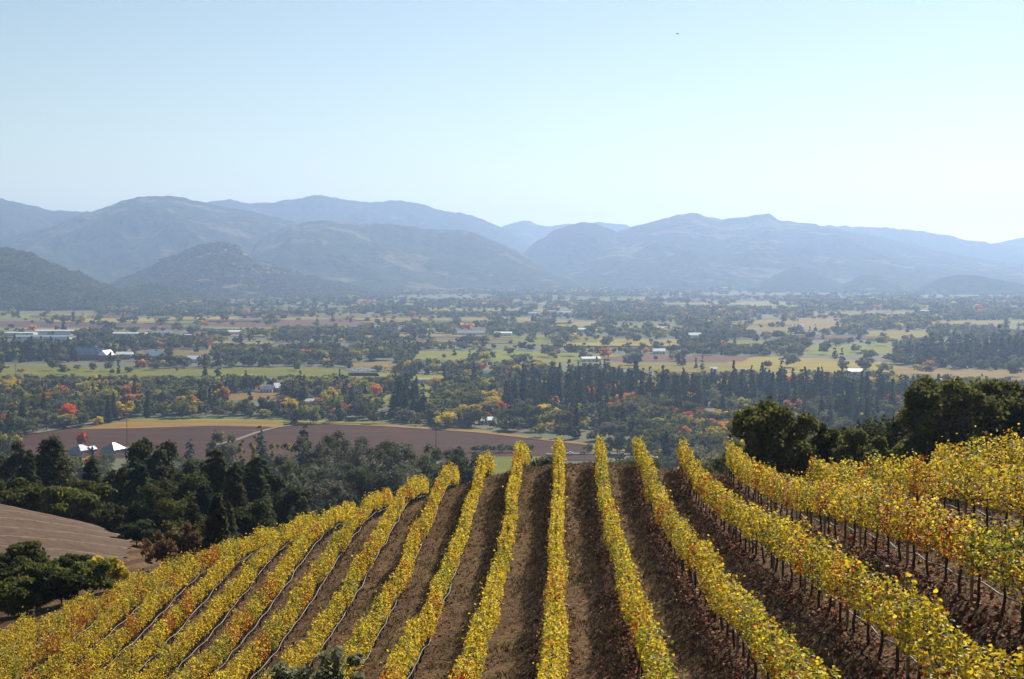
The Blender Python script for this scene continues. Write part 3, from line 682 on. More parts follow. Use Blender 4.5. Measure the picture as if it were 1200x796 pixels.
LEFT = [(85, 566, 78, 192, 'oak', 'oak', 'broad rounded green oak behind the brown terraced field', 9000, .3), (20, 562, 62, 196, 'oak', 'oak', 'rounded oak at the left edge above the brown terraces', 7000, .3),
        (60, 503, 66, 245, 'con', 'pine', 'wide tall dark fir left of the white roofed houses', 9000, .42), (6, 512, 46, 250, 'oak', 'grey', 'grey-green tree at the left edge beneath the red field', 6000, .34),
        (30, 520, 40, 240, 'con', 'conifer', 'slim dark conifer between the left edge tree and the wide fir', 5000, .4), (106, 531, 34, 238, 'con', 'conifer', 'dark conifer just below the white roofed houses', 5000, .4),
        (130, 545, 36, 232, 'con', 'pine', 'dark pine below the second white roofed house', 5000, .4), (186, 514, 68, 250, 'oak', 'pine', 'tall grey-green rounded pine right of the white roofed houses', 9000, .36),
        (150, 548, 44, 228, 'oak', 'dark', 'dark filler oak at the foot of the tall rounded pine', 5000, .34), (224, 532, 56, 244, 'con', 'pine', 'broad olive conifer right of the tall rounded pine', 8000, .42),
        (258, 528, 34, 256, 'con', 'conifer', 'narrow dark conifer right of the broad olive conifer', 5000, .4), (290, 536, 66, 225, 'con', 'dark', 'massive black-green conifer left of the grey woodland', 9000, .42),
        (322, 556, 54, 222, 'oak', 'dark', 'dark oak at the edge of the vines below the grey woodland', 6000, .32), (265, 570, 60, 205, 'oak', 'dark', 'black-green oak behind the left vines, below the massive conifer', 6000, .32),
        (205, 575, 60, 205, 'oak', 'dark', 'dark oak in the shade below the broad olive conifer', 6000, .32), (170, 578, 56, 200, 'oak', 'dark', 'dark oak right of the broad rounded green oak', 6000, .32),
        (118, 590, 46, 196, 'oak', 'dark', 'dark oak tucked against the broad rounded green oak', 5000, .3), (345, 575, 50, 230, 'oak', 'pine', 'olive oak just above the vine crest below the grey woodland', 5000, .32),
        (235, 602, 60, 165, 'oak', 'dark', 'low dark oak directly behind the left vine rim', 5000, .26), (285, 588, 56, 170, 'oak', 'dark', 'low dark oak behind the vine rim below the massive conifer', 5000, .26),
        (306, 490, 18, 720, 'con', 'conifer', 'sharp dark conifer at the right end of the dirt road', 1600, .9), (356, 492, 20, 700, 'con', 'conifer', 'sharp dark conifer standing alone above the grey woodland', 1600, .9),
        (283, 516, 12, 640, 'oak', 'lime', 'yellow-green poplar left of the sharp dark conifer', 900, .7), (298, 511, 13, 640, 'oak', 'yellow', 'yellow poplar beside the sharp dark conifer', 900, .7),
        (322, 520, 14, 630, 'oak', 'lime', 'yellow-green poplar between the two sharp conifers', 900, .7), (339, 521, 14, 630, 'oak', 'lime', 'lime green poplar just left of the lone sharp conifer', 900, .7),
        (260, 503, 40, 800, 'oak', 'olive', 'round olive oak beside the dirt road at the red field', 2200, 1.0), (222, 511, 15, 820, 'con', 'conifer', 'little dark conifer in front of the red field', 900, .9),
        (97, 506, 13, 1040, 'oak', 'red', 'bright red tree behind the white roofed houses', 900, .9)]
for (u, v, w, d, kd, pl, lb, n, sz) in LEFT: hero(u, v, w, d, kd, pl, lb, n=int(n * 1.7), size=sz * .75, nl=14, base=.05 if d > 600 else .2)
# grey woodland behind the crest, left of centre
gw = [(348, 538, 34), (365, 515, 36), (382, 522, 34), (398, 503, 36), (415, 512, 38), (432, 508, 36), (448, 516, 36), (462, 522, 36), (478, 519, 32), (495, 524, 34), (512, 520, 30), (528, 526, 30), (545, 529, 32), (372, 548, 40), (400, 540, 40),
      (428, 545, 42), (455, 546, 42), (482, 540, 40), (510, 545, 36), (340, 556, 36), (386, 566, 40), (560, 532, 26), (345, 512, 30), (330, 530, 28)]
for i, (u, v, w) in enumerate(gw):
    hero(u, v, w * 1.5, 330 + (560 - v) * 2.4, 'oak', 'grey' if i % 3 else 'pine', 'grey-green oak in the woodland just behind the vine crest', n=8000, size=.27, nl=18, group='oaks of the grey woodland behind the crest', base=.08)
# the shrub at the bottom edge
hero(360, 758, 98, 27, 'shrub', 'sage', 'grey-green shrub at the bottom edge in front of the vines', 'shrub', n=5200, size=.055, nl=18)
hero(412, 770, 46, 26.5, 'shrub', 'sage', 'small grey-green sprig shrub right of the bottom edge shrub', 'shrub', n=1600, size=.05, nl=9)
# trees that close the hillside wood on both sides
TERR = [(-120, 590), (0, 596), (60, 603), (115, 619), (160, 638), (170, 655), (110, 690), (-120, 760)]
PROF_U = [-60, 0, 40, 62, 80, 100, 145, 160, 190, 215, 250, 300, 340, 365, 400, 450, 520, 560, 690, 760, 850, 900, 950, 1000, 1060, 1100, 1200, 1300]
PROF_V = [504, 504, 502, 504, 525, 530, 530, 524, 512, 520, 522, 520, 524, 512, 508, 513, 522, 532, 545, 530, 512, 498, 490, 484, 474, 470, 460, 455]
HV = {}
def hill_variant(kd, pl, var):
    if (kd, pl, var) not in HV:
        if kd == 0: V, F, sh = crown_conifer(1, [.5, .6, .44][var], 9500, .018, 700 + var, base=.05, taper=.72)
        else: V, F, sh = crown_round(1, [1.0, 1.2, .9][var], 13, 9500, .019, 800 + var + len(pl), base=.1)
        HV[kd, pl, var] = (new_mesh('crown', V, F, M_TREE, tints(TP[pl], sh, len(F), 900 + var)), trunk_mb(1, .03, 40 + var, 4, .3, .7).mesh('trunk', M_BARK, True))
    return HV[kd, pl, var]
def hill_wood(x0, x1, ya, yb, cell, pick, label, group, seed):
    r = np.random.default_rng(seed); c = 0
    for gy in np.arange(ya, yb, cell):
        for gx in np.arange(x0, x1, cell):
            x, y = gx + r.uniform(-.45, .45) * cell, gy + r.uniform(-.45, .45) * cell; z = gz(x, y)
            if z < .5: continue
            uu, vv = project([(x, y, z)]); uu, vv = uu[0], vv[0]
            if not -40 < uu < 1240 or in_poly(np.array([uu]), np.array([vv]), TERR)[0]: continue
            d = math.hypot(x, y); kd, pl, hm = pick(r, uu, d); h = hm * r.uniform(.75, 1.15)
            lim = np.interp(uu, PROF_U, PROF_V) + r.uniform(-6, 14); top = CZ + hdir(uu, lim)[2] * d
            h = min(h, top - z)
            if h < 3.0: continue
            ut, vt = project([(x, y, z + h)])
            if in_poly(ut, vt, TERR)[0] or in_poly(ut, vt + 8, TERR)[0]: continue
            if uu < 560 and vt[0] > 620: continue
            if uu < 175 and d < 172: continue
            if 325 < uu < 600 and d < 235: continue
            cm, tm = hill_variant(kd, pl, int(r.integers(3))); w = h * r.uniform(.85, 1.2) * (1 if h > 7 or d < 185 else 1.25)
            t = thing(('conifer_tree', 'oak_tree')[kd], label[kd], 'tree', (x, y, z), r.uniform(0, 6.28), group[kd]); t.scale = (w, w, h)
            link('trunk', tm, t); link('crown', cm, t); c += 1
    return c
def pick_left(r, u, d):
    q = r.random()
    if u > 320: return (1, 'grey' if q < .75 else 'pine', 9.5)
    hs_ = 7.0 if d < 185 else 12.5
    return (0, ['conifer', 'pine'][int(r.integers(2))], 20 if d > 185 else 10) if q < .55 else (1, ['dark', 'oak', 'dark', 'pine'][int(r.integers(4))], hs_)
def pick_right(r, u, d):
    q = r.random()
    if d > 320 and q < .55: return (0, 'conifer', 26)
    return (0, 'pine', 17) if q < .2 else (1, ['dark', 'oak', 'pine', 'olive', 'grey'][int(r.integers(5))], 12)
nh = hill_wood(-240, 4, 118, 520, 13.5, pick_left, ('dark conifer in the shaded wood behind the left vines', 'dark oak or grey oak in the wood behind the left vines'), ('conifers of the wood behind the left vines', 'oaks of the wood behind the left vines'), 1)
nh2 = hill_wood(4, 330, 128, 760, 18, pick_right, ('dark conifer on the slope behind the right hand oaks', 'round tree on the slope behind the right hand oaks'), ('conifers on the slope behind the right oaks', 'round trees on the slope behind the right oaks'), 2)
print('hill wood', nh, nh2)

# ------------------------------------------------------------------ brown terraced slope at the left
m, nt, p = mat_new('terrace_soil')
g = N(nt, 'ShaderNodeNewGeometry').outputs['Position']
n1 = noise_node(nt, .8, 5, .65, coord=g); a = N(nt, 'ShaderNodeAttribute'); a.attribute_name = 'tint'
cc = mixc(nt, 1.0, a.outputs['Vector'], ramp(nt, n1, [(.3, (.6, .6, .6)), (.7, (1.25, 1.2, 1.15))]), 'MULTIPLY')
nt.links.new(cc, p.inputs['Base Color']); p.inputs['Roughness'].default_value = .95; bump(nt, p, n1, .8, .3)
xs = np.arange(-125, -36, .5); ys = np.arange(100, 200, .4); X, Y = np.meshgrid(xs, ys)
Z0 = hill_z(X, Y); q = (Y - .45 * X + 2.0 * fbm(X * .06, Y * .06, 61, 2)) / 8.5; fr = q % 1
Z = Z0 + .3 + .45 * np.where(fr < .72, fr / .72, (1 - fr) / .28) + .25 * (fbm(X * .5, Y * .5, 63, 3) - .5)
u, v = project(np.stack([X, Y, Z0], -1).reshape(-1, 3))
msk = in_poly(u, v, [(-120, 590), (0, 598), (60, 606), (115, 622), (158, 640), (150, 665), (110, 690), (-120, 760)]).reshape(X.shape)
i = np.arange(X.size).reshape(X.shape); F = np.stack([i[:-1, :-1], i[:-1, 1:], i[1:, 1:], i[1:, :-1]], -1)
fm = msk[:-1, :-1] & msk[1:, 1:] & msk[:-1, 1:] & msk[1:, :-1]
tin = np.where((np.abs(fr[:-1, :-1][fm] - .72) < .09)[:, None], np.array([(.13, .088, .055)]), np.array([(.085, .042, .021)]))
tag(link('terraced_field', new_mesh('terraced_field', np.stack([X, Y, Z], -1).reshape(-1, 3), F[fm], m, tin, smooth=True)), kind='structure')

# ------------------------------------------------------------------ buildings
M_WALL = simple('pale_wall', (.62, .6, .55), .8, scale=.6, vary=.1); M_GREYW = simple('grey_wall', (.35, .34, .33), .8, scale=.6, vary=.12); M_BRICK = simple('brown_wall', (.24, .13, .09), .85, scale=.8, vary=.2)
M_RWHITE = simple('white_metal_roof', (.78, .78, .78), .5, 0.0, scale=.5, vary=.05, spec=.8); M_RSLATE = simple('slate_roof', (.16, .2, .27), .4, scale=.5, vary=.15, spec=.6); M_RGREY = simple('grey_roof', (.3, .3, .31), .5, scale=.5, vary=.12); M_RBROWN = simple('brown_roof', (.2, .12, .09), .7, scale=.5, vary=.2)
M_RGLINT = simple('dark_metal_roof', (.2, .21, .23), .32, .7, scale=.5, vary=.1, spec=.8)
M_GLASS = simple('window_glass', (.03, .035, .045), .1, scale=1, vary=.1, spec=.8); M_DOOR = simple('door_paint', (.12, .1, .09), .6)
BP = []
def house(u, v, wpx, label, name='house', cat='house', depth=.7, hh=4.0, pitch=.45, wall=None, roof=None, rot=0.0, flat=False, hip=False, nwin=4, dormers=0, chimney=False):
    P = floor(u, v); d = np.linalg.norm(P[:2]); BP.append([(u - wpx * .5, v - 7), (u + wpx * .5, v - 7), (u + wpx * .5, v + .6), (u - wpx * .5, v + .6)]); W = wpx * d / FPX; D = W * depth; t = thing(name, label, cat, tuple(P), rot)
    wall = wall or M_WALL; roof = roof or M_RGREY
    MB().box(-W / 2, W / 2, -D / 2, D / 2, -.5, hh).obj('wall', wall, t)
    e = .5; b = MB(); r = pitch * D / 2
    if flat:
        b.box(-W / 2 - .2, W / 2 + .2, -D / 2 - .2, D / 2 + .2, hh + .01, hh + .5)
    else:
        k = D * .45 if hip else -e
        A = [(-W / 2 - e, -D / 2 - e, hh), (W / 2 + e, -D / 2 - e, hh), (W / 2 + e, D / 2 + e, hh), (-W / 2 - e, D / 2 + e, hh), (-W / 2 + k, 0, hh + r), (W / 2 - k, 0, hh + r)]
        b.add(A, [(0, 1, 5, 4), (2, 3, 4, 5), (0, 4, 3), (1, 2, 5), (3, 2, 1, 0)])
    ro = b.obj('roof', roof, t)
    if chimney: MB().box(W * .2, W * .2 + .9, -.4, .5, hh + r * .3, hh + r + 1.2).obj('chimney', M_BRICK, ro)
    for i in range(dormers):
        x = (i + .5) / dormers * W * .8 - W * .4
        MB().box(x - .8, x + .8, -D * .42, -D * .12, hh + .2, hh + r * .62).obj('dormer', roof, ro)
    for i in range(nwin):
        x = (i + .5) / nwin * W - W / 2
        MB().box(x - .6, x + .6, -D / 2 - .06, -D / 2 - .01, 1.2, min(hh - .5, 2.6)).obj('window', M_GLASS, t)
    MB().box(-W / 2 + .6, -W / 2 + 1.7, -D / 2 - .09, -D / 2 - .02, 0, 2.1).obj('door', M_DOOR, t)
    return t
PI = math.pi
house(94, 532, 21, 'dark farmhouse with bright white roof slopes, beneath the red tree', hh=3.0, pitch=.7, roof=M_RGLINT, wall=M_GREYW, rot=1.27, depth=.8, hip=True, chimney=True)
house(107, 531, 9, 'small white roofed wing against the farmhouse beneath the red tree', hh=2.8, pitch=.8, roof=M_RGLINT, wall=M_GREYW, rot=1.27, depth=.9)
house(133, 531, 20, 'second farmhouse with hipped white roof, right of the red tree', hh=3, pitch=.8, roof=M_RGLINT, wall=M_GREYW, rot=1.2, depth=.9, hip=True)
house(152, 530, 10, 'low grey shed at the right of the two white roofed farmhouses', 'shed', 'shed', hh=3, pitch=.3, roof=M_RGREY)
house(62, 393, 46, 'long white warehouse at the far left behind the dark conifers', 'warehouse', 'warehouse', depth=.35, hh=9, flat=True, roof=M_RWHITE, nwin=10)
house(24, 395, 34, 'white warehouse left of the long white warehouse', 'warehouse', 'warehouse', depth=.4, hh=8, flat=True, roof=M_RWHITE, nwin=8)
house(52, 399, 64, 'wide warehouse with pale blue roof in front of the long white one', 'warehouse', 'warehouse', depth=.35, hh=7, pitch=.15, roof=M_RSLATE, nwin=10)
house(155, 395, 46, 'long low white warehouse right of the far left warehouses', 'warehouse', 'warehouse', depth=.35, hh=7, flat=True, roof=M_RWHITE, nwin=9)
house(190, 394, 24, 'pale warehouse between the two low white warehouses', 'warehouse', 'warehouse', depth=.4, hh=7, flat=True, roof=M_RGREY, nwin=5)
house(214, 395.5, 18, 'short low white warehouse at the right end of the warehouses', 'warehouse', 'warehouse', depth=.5, hh=5, flat=True, roof=M_RWHITE, nwin=4)
house(276, 392, 20, 'white barn among the trees right of the warehouses', 'barn', 'barn', depth=.5, hh=5, pitch=.4, roof=M_RWHITE)
house(105, 422, 30, 'winery with blue slate dormered roof behind the green field', 'winery', 'winery', depth=.5, hh=8, pitch=1.0, roof=M_RSLATE, wall=M_BRICK, dormers=4, rot=.25, nwin=7)
house(125, 423, 14, 'brown gabled winery wing at the end of the slate roof', 'winery_wing', 'winery', depth=.9, hh=8, pitch=.9, roof=M_RWHITE, wall=M_BRICK, rot=1.2)
house(146, 421, 18, 'pale roofed winery hall right of the slate roofed winery', 'winery_hall', 'winery', depth=.6, hh=7, pitch=.5, roof=M_RWHITE, wall=M_GREYW)
house(182, 423, 22, 'brick hall with white skylit roof beside a dark conifer', 'hall', 'hall', depth=.6, hh=7, pitch=.9, roof=M_RWHITE, wall=M_BRICK, rot=-.5)
house(229, 425, 18, 'small white house among yellow trees behind the green field', depth=.7, hh=5, pitch=.6, roof=M_RWHITE)
house(313, 460, 14, 'blue-grey roofed house in the village left of centre', depth=.8, hh=4, pitch=.6, roof=M_RSLATE)
house(329, 459, 16, 'white gabled house in the village left of centre', depth=.8, hh=4.5, pitch=.8, roof=M_RWHITE, rot=.5)
house(363, 475, 12, 'white walled house near the trees above the red field', depth=.8, hh=4, pitch=.6, roof=M_RWHITE)
house(500, 449, 26, 'long grey flat building by the bright green field at the centre', 'school', 'building', depth=.45, hh=4, flat=True, roof=M_RGREY, nwin=8)
house(570, 497, 17, 'white roofed house below the red trees at the centre', depth=.8, hh=3.6, pitch=.5, roof=M_RWHITE, rot=.3)
house(572, 441, 12, 'pale blue house among orange trees at the centre', depth=.8, hh=4, pitch=.6, roof=M_RSLATE)
house(692, 424, 22, 'white farm building on the edge of the green field', 'farm_building', 'barn', depth=.4, hh=4.5, pitch=.5, roof=M_RWHITE, rot=.2)
house(772, 415, 14, 'white house at the top of the rust coloured field', depth=.7, hh=4.5, pitch=.6, roof=M_RWHITE)
house(552, 393, 36, 'long blue roofed shed in the middle distance at the centre', 'shed', 'shed', depth=.35, hh=5, pitch=.25, roof=M_RSLATE)
house(590, 394, 20, 'white shed right of the long blue roofed shed', 'shed', 'shed', depth=.5, hh=6, pitch=.3, roof=M_RWHITE)
house(624, 370, 16, 'white distant warehouse left of the long white roofs', 'warehouse', 'warehouse', depth=.5, hh=7, flat=True, roof=M_RWHITE)
house(642, 368, 16, 'white distant warehouse in the middle of the long white roofs', 'warehouse', 'warehouse', depth=.5, hh=8, flat=True, roof=M_RWHITE)
house(664, 369.5, 22, 'longest white distant warehouse, right of the others', 'warehouse', 'warehouse', depth=.5, hh=8, flat=True, roof=M_RWHITE)
house(682, 389, 9, 'small white house right of the white sheds, in the distance', depth=.8, hh=5, roof=M_RWHITE)
house(776, 388, 12, 'bright white roofed barn in the distance right of centre', 'barn', 'barn', depth=.7, hh=5, pitch=.6, roof=M_RWHITE)
house(814, 396, 14, 'white farmhouse by the left end of the right hand fields', depth=.7, hh=5, pitch=.6, roof=M_RWHITE)
house(1085, 367, 24, 'long white warehouse in the far distance at the right', 'warehouse', 'warehouse', depth=.3, hh=7, flat=True, roof=M_RWHITE)
house(935, 386, 13, 'grey farmhouse beside the tan field in the distance', depth=.7, hh=5, pitch=.6, roof=M_RGREY)
house(1002, 441, 17, 'pale blue roofed barn between tall conifers on the right', 'barn', 'barn', depth=.7, hh=6, pitch=.5, roof=M_RWHITE)
house(836, 438, 8, 'tiny white cottage behind the conifer stand', 'cottage', 'house', depth=.8, hh=6, pitch=.7, roof=M_RWHITE)
house(871, 440, 6, 'tiny pale cottage in the yellow field behind the conifers', 'cottage', 'house', depth=.8, hh=6, pitch=.7, roof=M_RWHITE)
house(832, 487, 17, 'brown roofed house among autumn trees left of the large oak', depth=.7, hh=4, pitch=.5, roof=M_RBROWN)
house(1175, 341, 10, 'white building at the foot of the right hand hills', 'building', 'building', depth=.5, hh=9, flat=True, roof=M_RWHITE)
house(660, 474, 10, 'brown roofed cottage in the wood beside an orange tree', 'cottage', 'house', depth=.8, hh=4, pitch=.6, roof=M_RBROWN)

# ------------------------------------------------------------------ vehicles, poles, bird
M_CAR = [simple('dark_car_paint', (.03, .035, .045), .25, spec=.8), simple('white_car_paint', (.75, .75, .75), .3, spec=.8), simple('silver_car_paint', (.4, .42, .44), .25, .5, spec=.8)]
M_TYRE = simple('tyre_rubber', (.02, .02, .02), .9)
def car(u, v, mi, label, rot=0.0, group=None):
    t = thing('parked_car', label, 'car', tuple(floor(u, v, .8)), rot, group); b = MB()
    prof = [(-2.2, .45), (-2.2, .85), (-1.2, .95), (-.7, 1.42), (.9, 1.42), (1.6, .98), (2.2, .85), (2.2, .45)]
    n = len(prof); vv = [(x, y, z) for y in (-.87, .87) for x, z in prof]
    b.add(vv, [tuple(range(n)), tuple(range(2 * n - 1, n - 1, -1))] + [(i, i + n, (i + 1) % n + n, (i + 1) % n) for i in range(n)]); b.obj('body', M_CAR[mi], t)
    for y in (-.89, .89):
        MB().add([(-1.0, y, .98), (-.62, y, 1.34), (.82, y, 1.34), (1.35, y, 1.0)], [(0, 1, 2, 3)]).obj('window', M_GLASS, t)
        for x in (-1.4, 1.4): MB().tube([(x, y * .9, .33), (x, y * 1.03, .33)], .33, 12).obj('wheel', M_TYRE, t)
for (u, v, mi, lb) in [(120, 494.2, 0, 'dark car leading the line on the lane above the red field'), (126, 493.0, 0, 'dark car in the middle of the line on the lane above the red field'), (132, 491.8, 2, 'silver car at the right end of the lane above the red field'), (93, 499.2, 1, 'white car alone on the lane at the left of the red field'), (170, 487.0, 1, 'white van-like car on the lane beside the trees')]:
    car(u, v, mi, lb, .5)
for i in range(22): car(412 + i * 3.9, 432.2 + (i % 3) * 1.0, (1, 2, 0, 1)[i % 4], 'car parked in the distant car park left of centre', 1.57, 'cars in the distant car park')
for (u, v, mi, lb) in [(668, 532.2, 1, 'white car just past the crest, left of the second row top'), (712, 532.6, 2, 'silver car just past the crest, right of the second row top'), (683, 531.6, 0, 'dark car on the road just past the vine crest')]: car(u, v, mi, lb, 0)
def pole(u, v, vtop, label):
    P = floor(u, v); d = np.linalg.norm(P[:2]); h = (v - vtop) * d / FPX; t = thing('utility_pole', label, 'utility pole', tuple(P))
    MB().tube([(0, 0, -.5), (0, 0, h)], [.3, .2], 8).obj('pole', M_BARK, t); MB().box(-1.6, 1.6, -.12, .12, h - 1.6, h - 1.3).obj('crossarm', M_BARK, t)
pole(149, 522, 492, 'wooden utility pole in front of the red field at the left'); pole(511, 531, 499, 'wooden utility pole in front of the red field at the centre'); pole(18, 441, 427, 'utility pole on the green field at the far left')
b = MB(); P = at(794, 40, 260)
sec = [(-.28, .0, .02), (-.18, .03, .06), (0, .05, .09), (.16, .04, .07), (.26, .05, .05), (.33, .05, .015)]
b.tube([(x, 0, z) for x, z, r in sec], [r for x, z, r in sec], 8)
for s in (-1, 1): b.add([(.08, 0, .04), (-.1, 0, .04), (-.16, s * .32, .12), (.06, s * .3, .14), (-.2, s * .7, .04)], [(0, 1, 2, 3), (3, 2, 4)])
b.add([(-.26, -.02, 0), (-.26, .02, 0), (-.42, .07, 0), (-.42, -.07, 0)], [(0, 1, 2, 3)])
bd = b.obj('bird', simple('dark_plumage', (.03, .03, .035), .8)); bd.location = tuple(P); bd.rotation_euler = (0.2, .1, .5); tag(bd, 'small dark bird flying high in the clear sky', 'bird')

# ------------------------------------------------------------------ valley trees
fpolys = [poly for _, poly, _ in FIELDS]; nb_ = len(BP)
def in_fields(u, v):
    r = np.zeros(np.shape(u), bool)
    for pl in fpolys: r |= in_poly(u, v, pl)
    return r
bl = [(floor(u, v)) for u, v in []]
def sample(d0, d1, cell, thr, xf):
    ys = np.arange(d0, d1, cell); out = []
    for y in ys:
        xs = np.arange(-(.44 * y + 40), .42 * y + 40, cell); out.append(np.c_[xs, xs * 0 + y])
    P = np.concatenate(out); P += rng.uniform(-.5, .5, P.shape) * cell
    n = fbm(P[:, 0] / (xf * 4.5), P[:, 1] / xf, int(d0), 3)
    return P[n > thr]
CON = [([(590, 462), (640, 455), (760, 456), (900, 458), (1078, 462), (1078, 485), (900, 480), (700, 482), (610, 492), (590, 486)], .66, (15, 30)), ([(880, 478), (1078, 478), (1078, 520), (900, 512)], .5, (14, 28)), ([(1040, 418), (1220, 408), (1220, 433), (1060, 430)], .75, (20, 38)), ([(-20, 410), (70, 410), (135, 415), (135, 428), (-20, 428)], .65, (16, 30)),
       ([(462, 470), (500, 466), (505, 492), (462, 492)], .8, (18, 32)), ([(640, 436), (780, 436), (780, 456), (620, 456)], .5, (16, 28))]
def classify(P, near):
    P3 = np.c_[P, np.zeros(len(P))]; u, v = project(P3); n = len(P)
    kind = np.full(n, 1); h = 6 + 11 * rng.random(n) ** 1.6; pal = np.full(n, 0)
    r = rng.random(n); con = r < .13
    hh = rng.uniform(14, 25, n)
    for pl, pr, (a, b_) in CON:
        q = in_poly(u, v, pl); con = np.where(q, rng.random(n) < pr, con); hh = np.where(q, (a + (b_ - a) * rng.random(n) ** 1.3) * (.68 + .62 * fbm(P[:, 0] / 38, P[:, 1] / 60, 44, 2)), hh)
    kind = np.where(con, 0, kind); h = np.where(con, hh, h)
    r2 = rng.random(n); aut = (~con) & (r2 < (.2 if near else .13)); kind = np.where(aut, 2, kind)
    return u, v, kind, h
def reject(P, h, u, v):
    bad = in_fields(u, v)
    for pl in BP: bad |= in_poly(u, v, pl)
    for f in (.3, .5):
        uu, vv = project(np.c_[P, h * f])
        for pl in BP: bad |= in_poly(uu, vv, pl)
    for f in (.45, .8):
        uu, vv = project(np.c_[P, h * f]); bad |= in_fields(uu, vv)
    return bad & (keep_some(P) | (u > 1e9))
def keep_some(P): return ~((np.hypot(P[:, 0], P[:, 1]) > 1750) & (rng.random(len(P)) < .06))
# proto meshes: (kind, pal) -> variants; unit height 1
PROTO = {}
def proto(kind, pal, var, lod):
    key = (kind, pal, var, lod)
    if key not in PROTO:
        n = {0: 2600, 1: 420, 2: 90}[lod]; sd = hash(('c' if kind == 0 else 'r', pal, var)) % 1 + 17 * var + len(pal) * 101
        if kind == 0: V, F, sh = crown_conifer(1, [.42, .5, .36, .56][var % 4], n, {0: .024, 1: .052, 2: .11}[lod], sd + 3, base=.03, taper=[.8, .65, .95, .7][var % 4])
        else: V, F, sh = crown_round(1, [1.05, 1.3, .9, 1.15][var % 4], 9 + var, n, {0: .036, 1: .085, 2: .17}[lod], sd + 9, base=.08)
        PROTO[key] = (V, F, tints(TP[pal], sh, len(F), sd) * np.array([1.28, 1.2, 1.0]))
    return PROTO[key]
meshes = {}
def proto_mesh(kind, pal, var):
    key = (kind, pal, var)
    if key not in meshes:
        V, F, c = proto(kind, pal, var, 0); b = MB(); b.tube([(0, 0, -.05), (0, 0, .5)], [.022, .01], 4)
        tv = np.array(b.v); tf = np.array([f for f in b.f if len(f) == 4])
        V2 = np.r_[V, tv]; F2 = np.r_[F, tf + len(V)]; c2 = np.r_[c, np.tile([[.09, .07, .055]], (len(tf), 1))]
        meshes[key] = new_mesh('valley_tree', V2, F2, M_TREE, c2)
    return meshes[key]
BROAD = ['oak', 'oak', 'olive', 'oak', 'pine', 'dark', 'grey']; AUT = ['yellow', 'lime', 'lime', 'yellow', 'orange', 'lime', 'red', 'lime', 'yellow']; AUTF = ['yellow', 'lime', 'lime', 'olive', 'olive', 'orange', 'lime']
def region(u, v):
    if v > 504 and u < 720: return 'beside the dark red field'
    if u < 135 and v < 430: return 'around the far left warehouses'
    if u < 450: return 'in the woods between the green and red fields' if v > 441 else 'behind the long green field on the left'
    if u < 600: return 'around the houses at the centre of the valley' if v > 430 else 'beyond the central green field'
    if u < 860: return 'in the wooded belt behind the vine crest' if v > 440 else 'along the central fields'
    return 'in the wooded belt behind the large oaks' if v > 440 else 'along the right hand fields'
stuff = {0: [], 1: [], 2: []}
PA = sample(800, 1720, 12.3, .29, 60); u, v, kind, h = classify(PA, True)
bad = reject(PA, h, u, v) | (hill_z(PA[:, 0], PA[:, 1]) > -.5) | ((u > 540) & (u < 720) & (v > 518))
PA, u, v, kind, h = PA[~bad], u[~bad], v[~bad], kind[~bad], h[~bad]
dist = np.hypot(PA[:, 0], PA[:, 1]); app = h / dist; vis = (u > -15) & (u < 1215)
indiv = np.zeros(len(PA), bool)
for kd in (0, 1, 2):
    idx = np.where((kind == kd) & vis)[0]; indiv[idx[np.argsort(-app[idx])[:(235 if kd == 0 else 280)]]] = True
FIXED = [(575, 487, 12, 'red', 'bright red tree at the centre, left of a pair'), (588, 486, 12, 'red', 'bright red tree at the centre, right of a pair'), (571, 493, 8, 'orange', 'orange tree below the pair of red trees'), (650, 480, 13, 'orange', 'rusty orange tree inside the conifer stand'), (731, 481, 11, 'red', 'red tree in front of the conifers right of centre'), (789, 496, 13, 'red', 'red tree right of the upright middle vine row tops'),
         (459, 454, 12, 'red', 'crimson tree left of centre near the green field'), (470, 453, 10, 'red', 'smaller crimson tree beside another left of centre'), (594, 478, 12, 'orange', 'orange tree touching the pair of red trees'), (566, 436, 12, 'orange', 'orange tree beside the pale blue house'), (805, 494, 9, 'red', 'small red tree left of the large oak'), (822, 503, 9, 'orange', 'orange tree left of the large oak'), (125, 478, 18, 'lime', 'tall yellow-green tree in the woods at left'), (110, 470, 14, 'yellow', 'yellow tree in the woods at left'), (352, 462, 13, 'orange', 'orange round tree by the village left of centre'), (684, 460, 16, 'yellow', 'yellow tree among the conifers right of centre'), (560, 452, 11, 'yellow', 'yellow tree behind the pair of red trees'), (850, 500, 12, 'lime', 'lime tree at the left of the large oak')]
for (uu, vv, hh, pl, lb) in FIXED:
    P = floor(uu, vv); var = int(uu) % 4
    o = link('autumn_tree', proto_mesh(1, pl, var), None, tuple(P), uu, (hh, hh, hh)); tag(o, lb, 'tree')
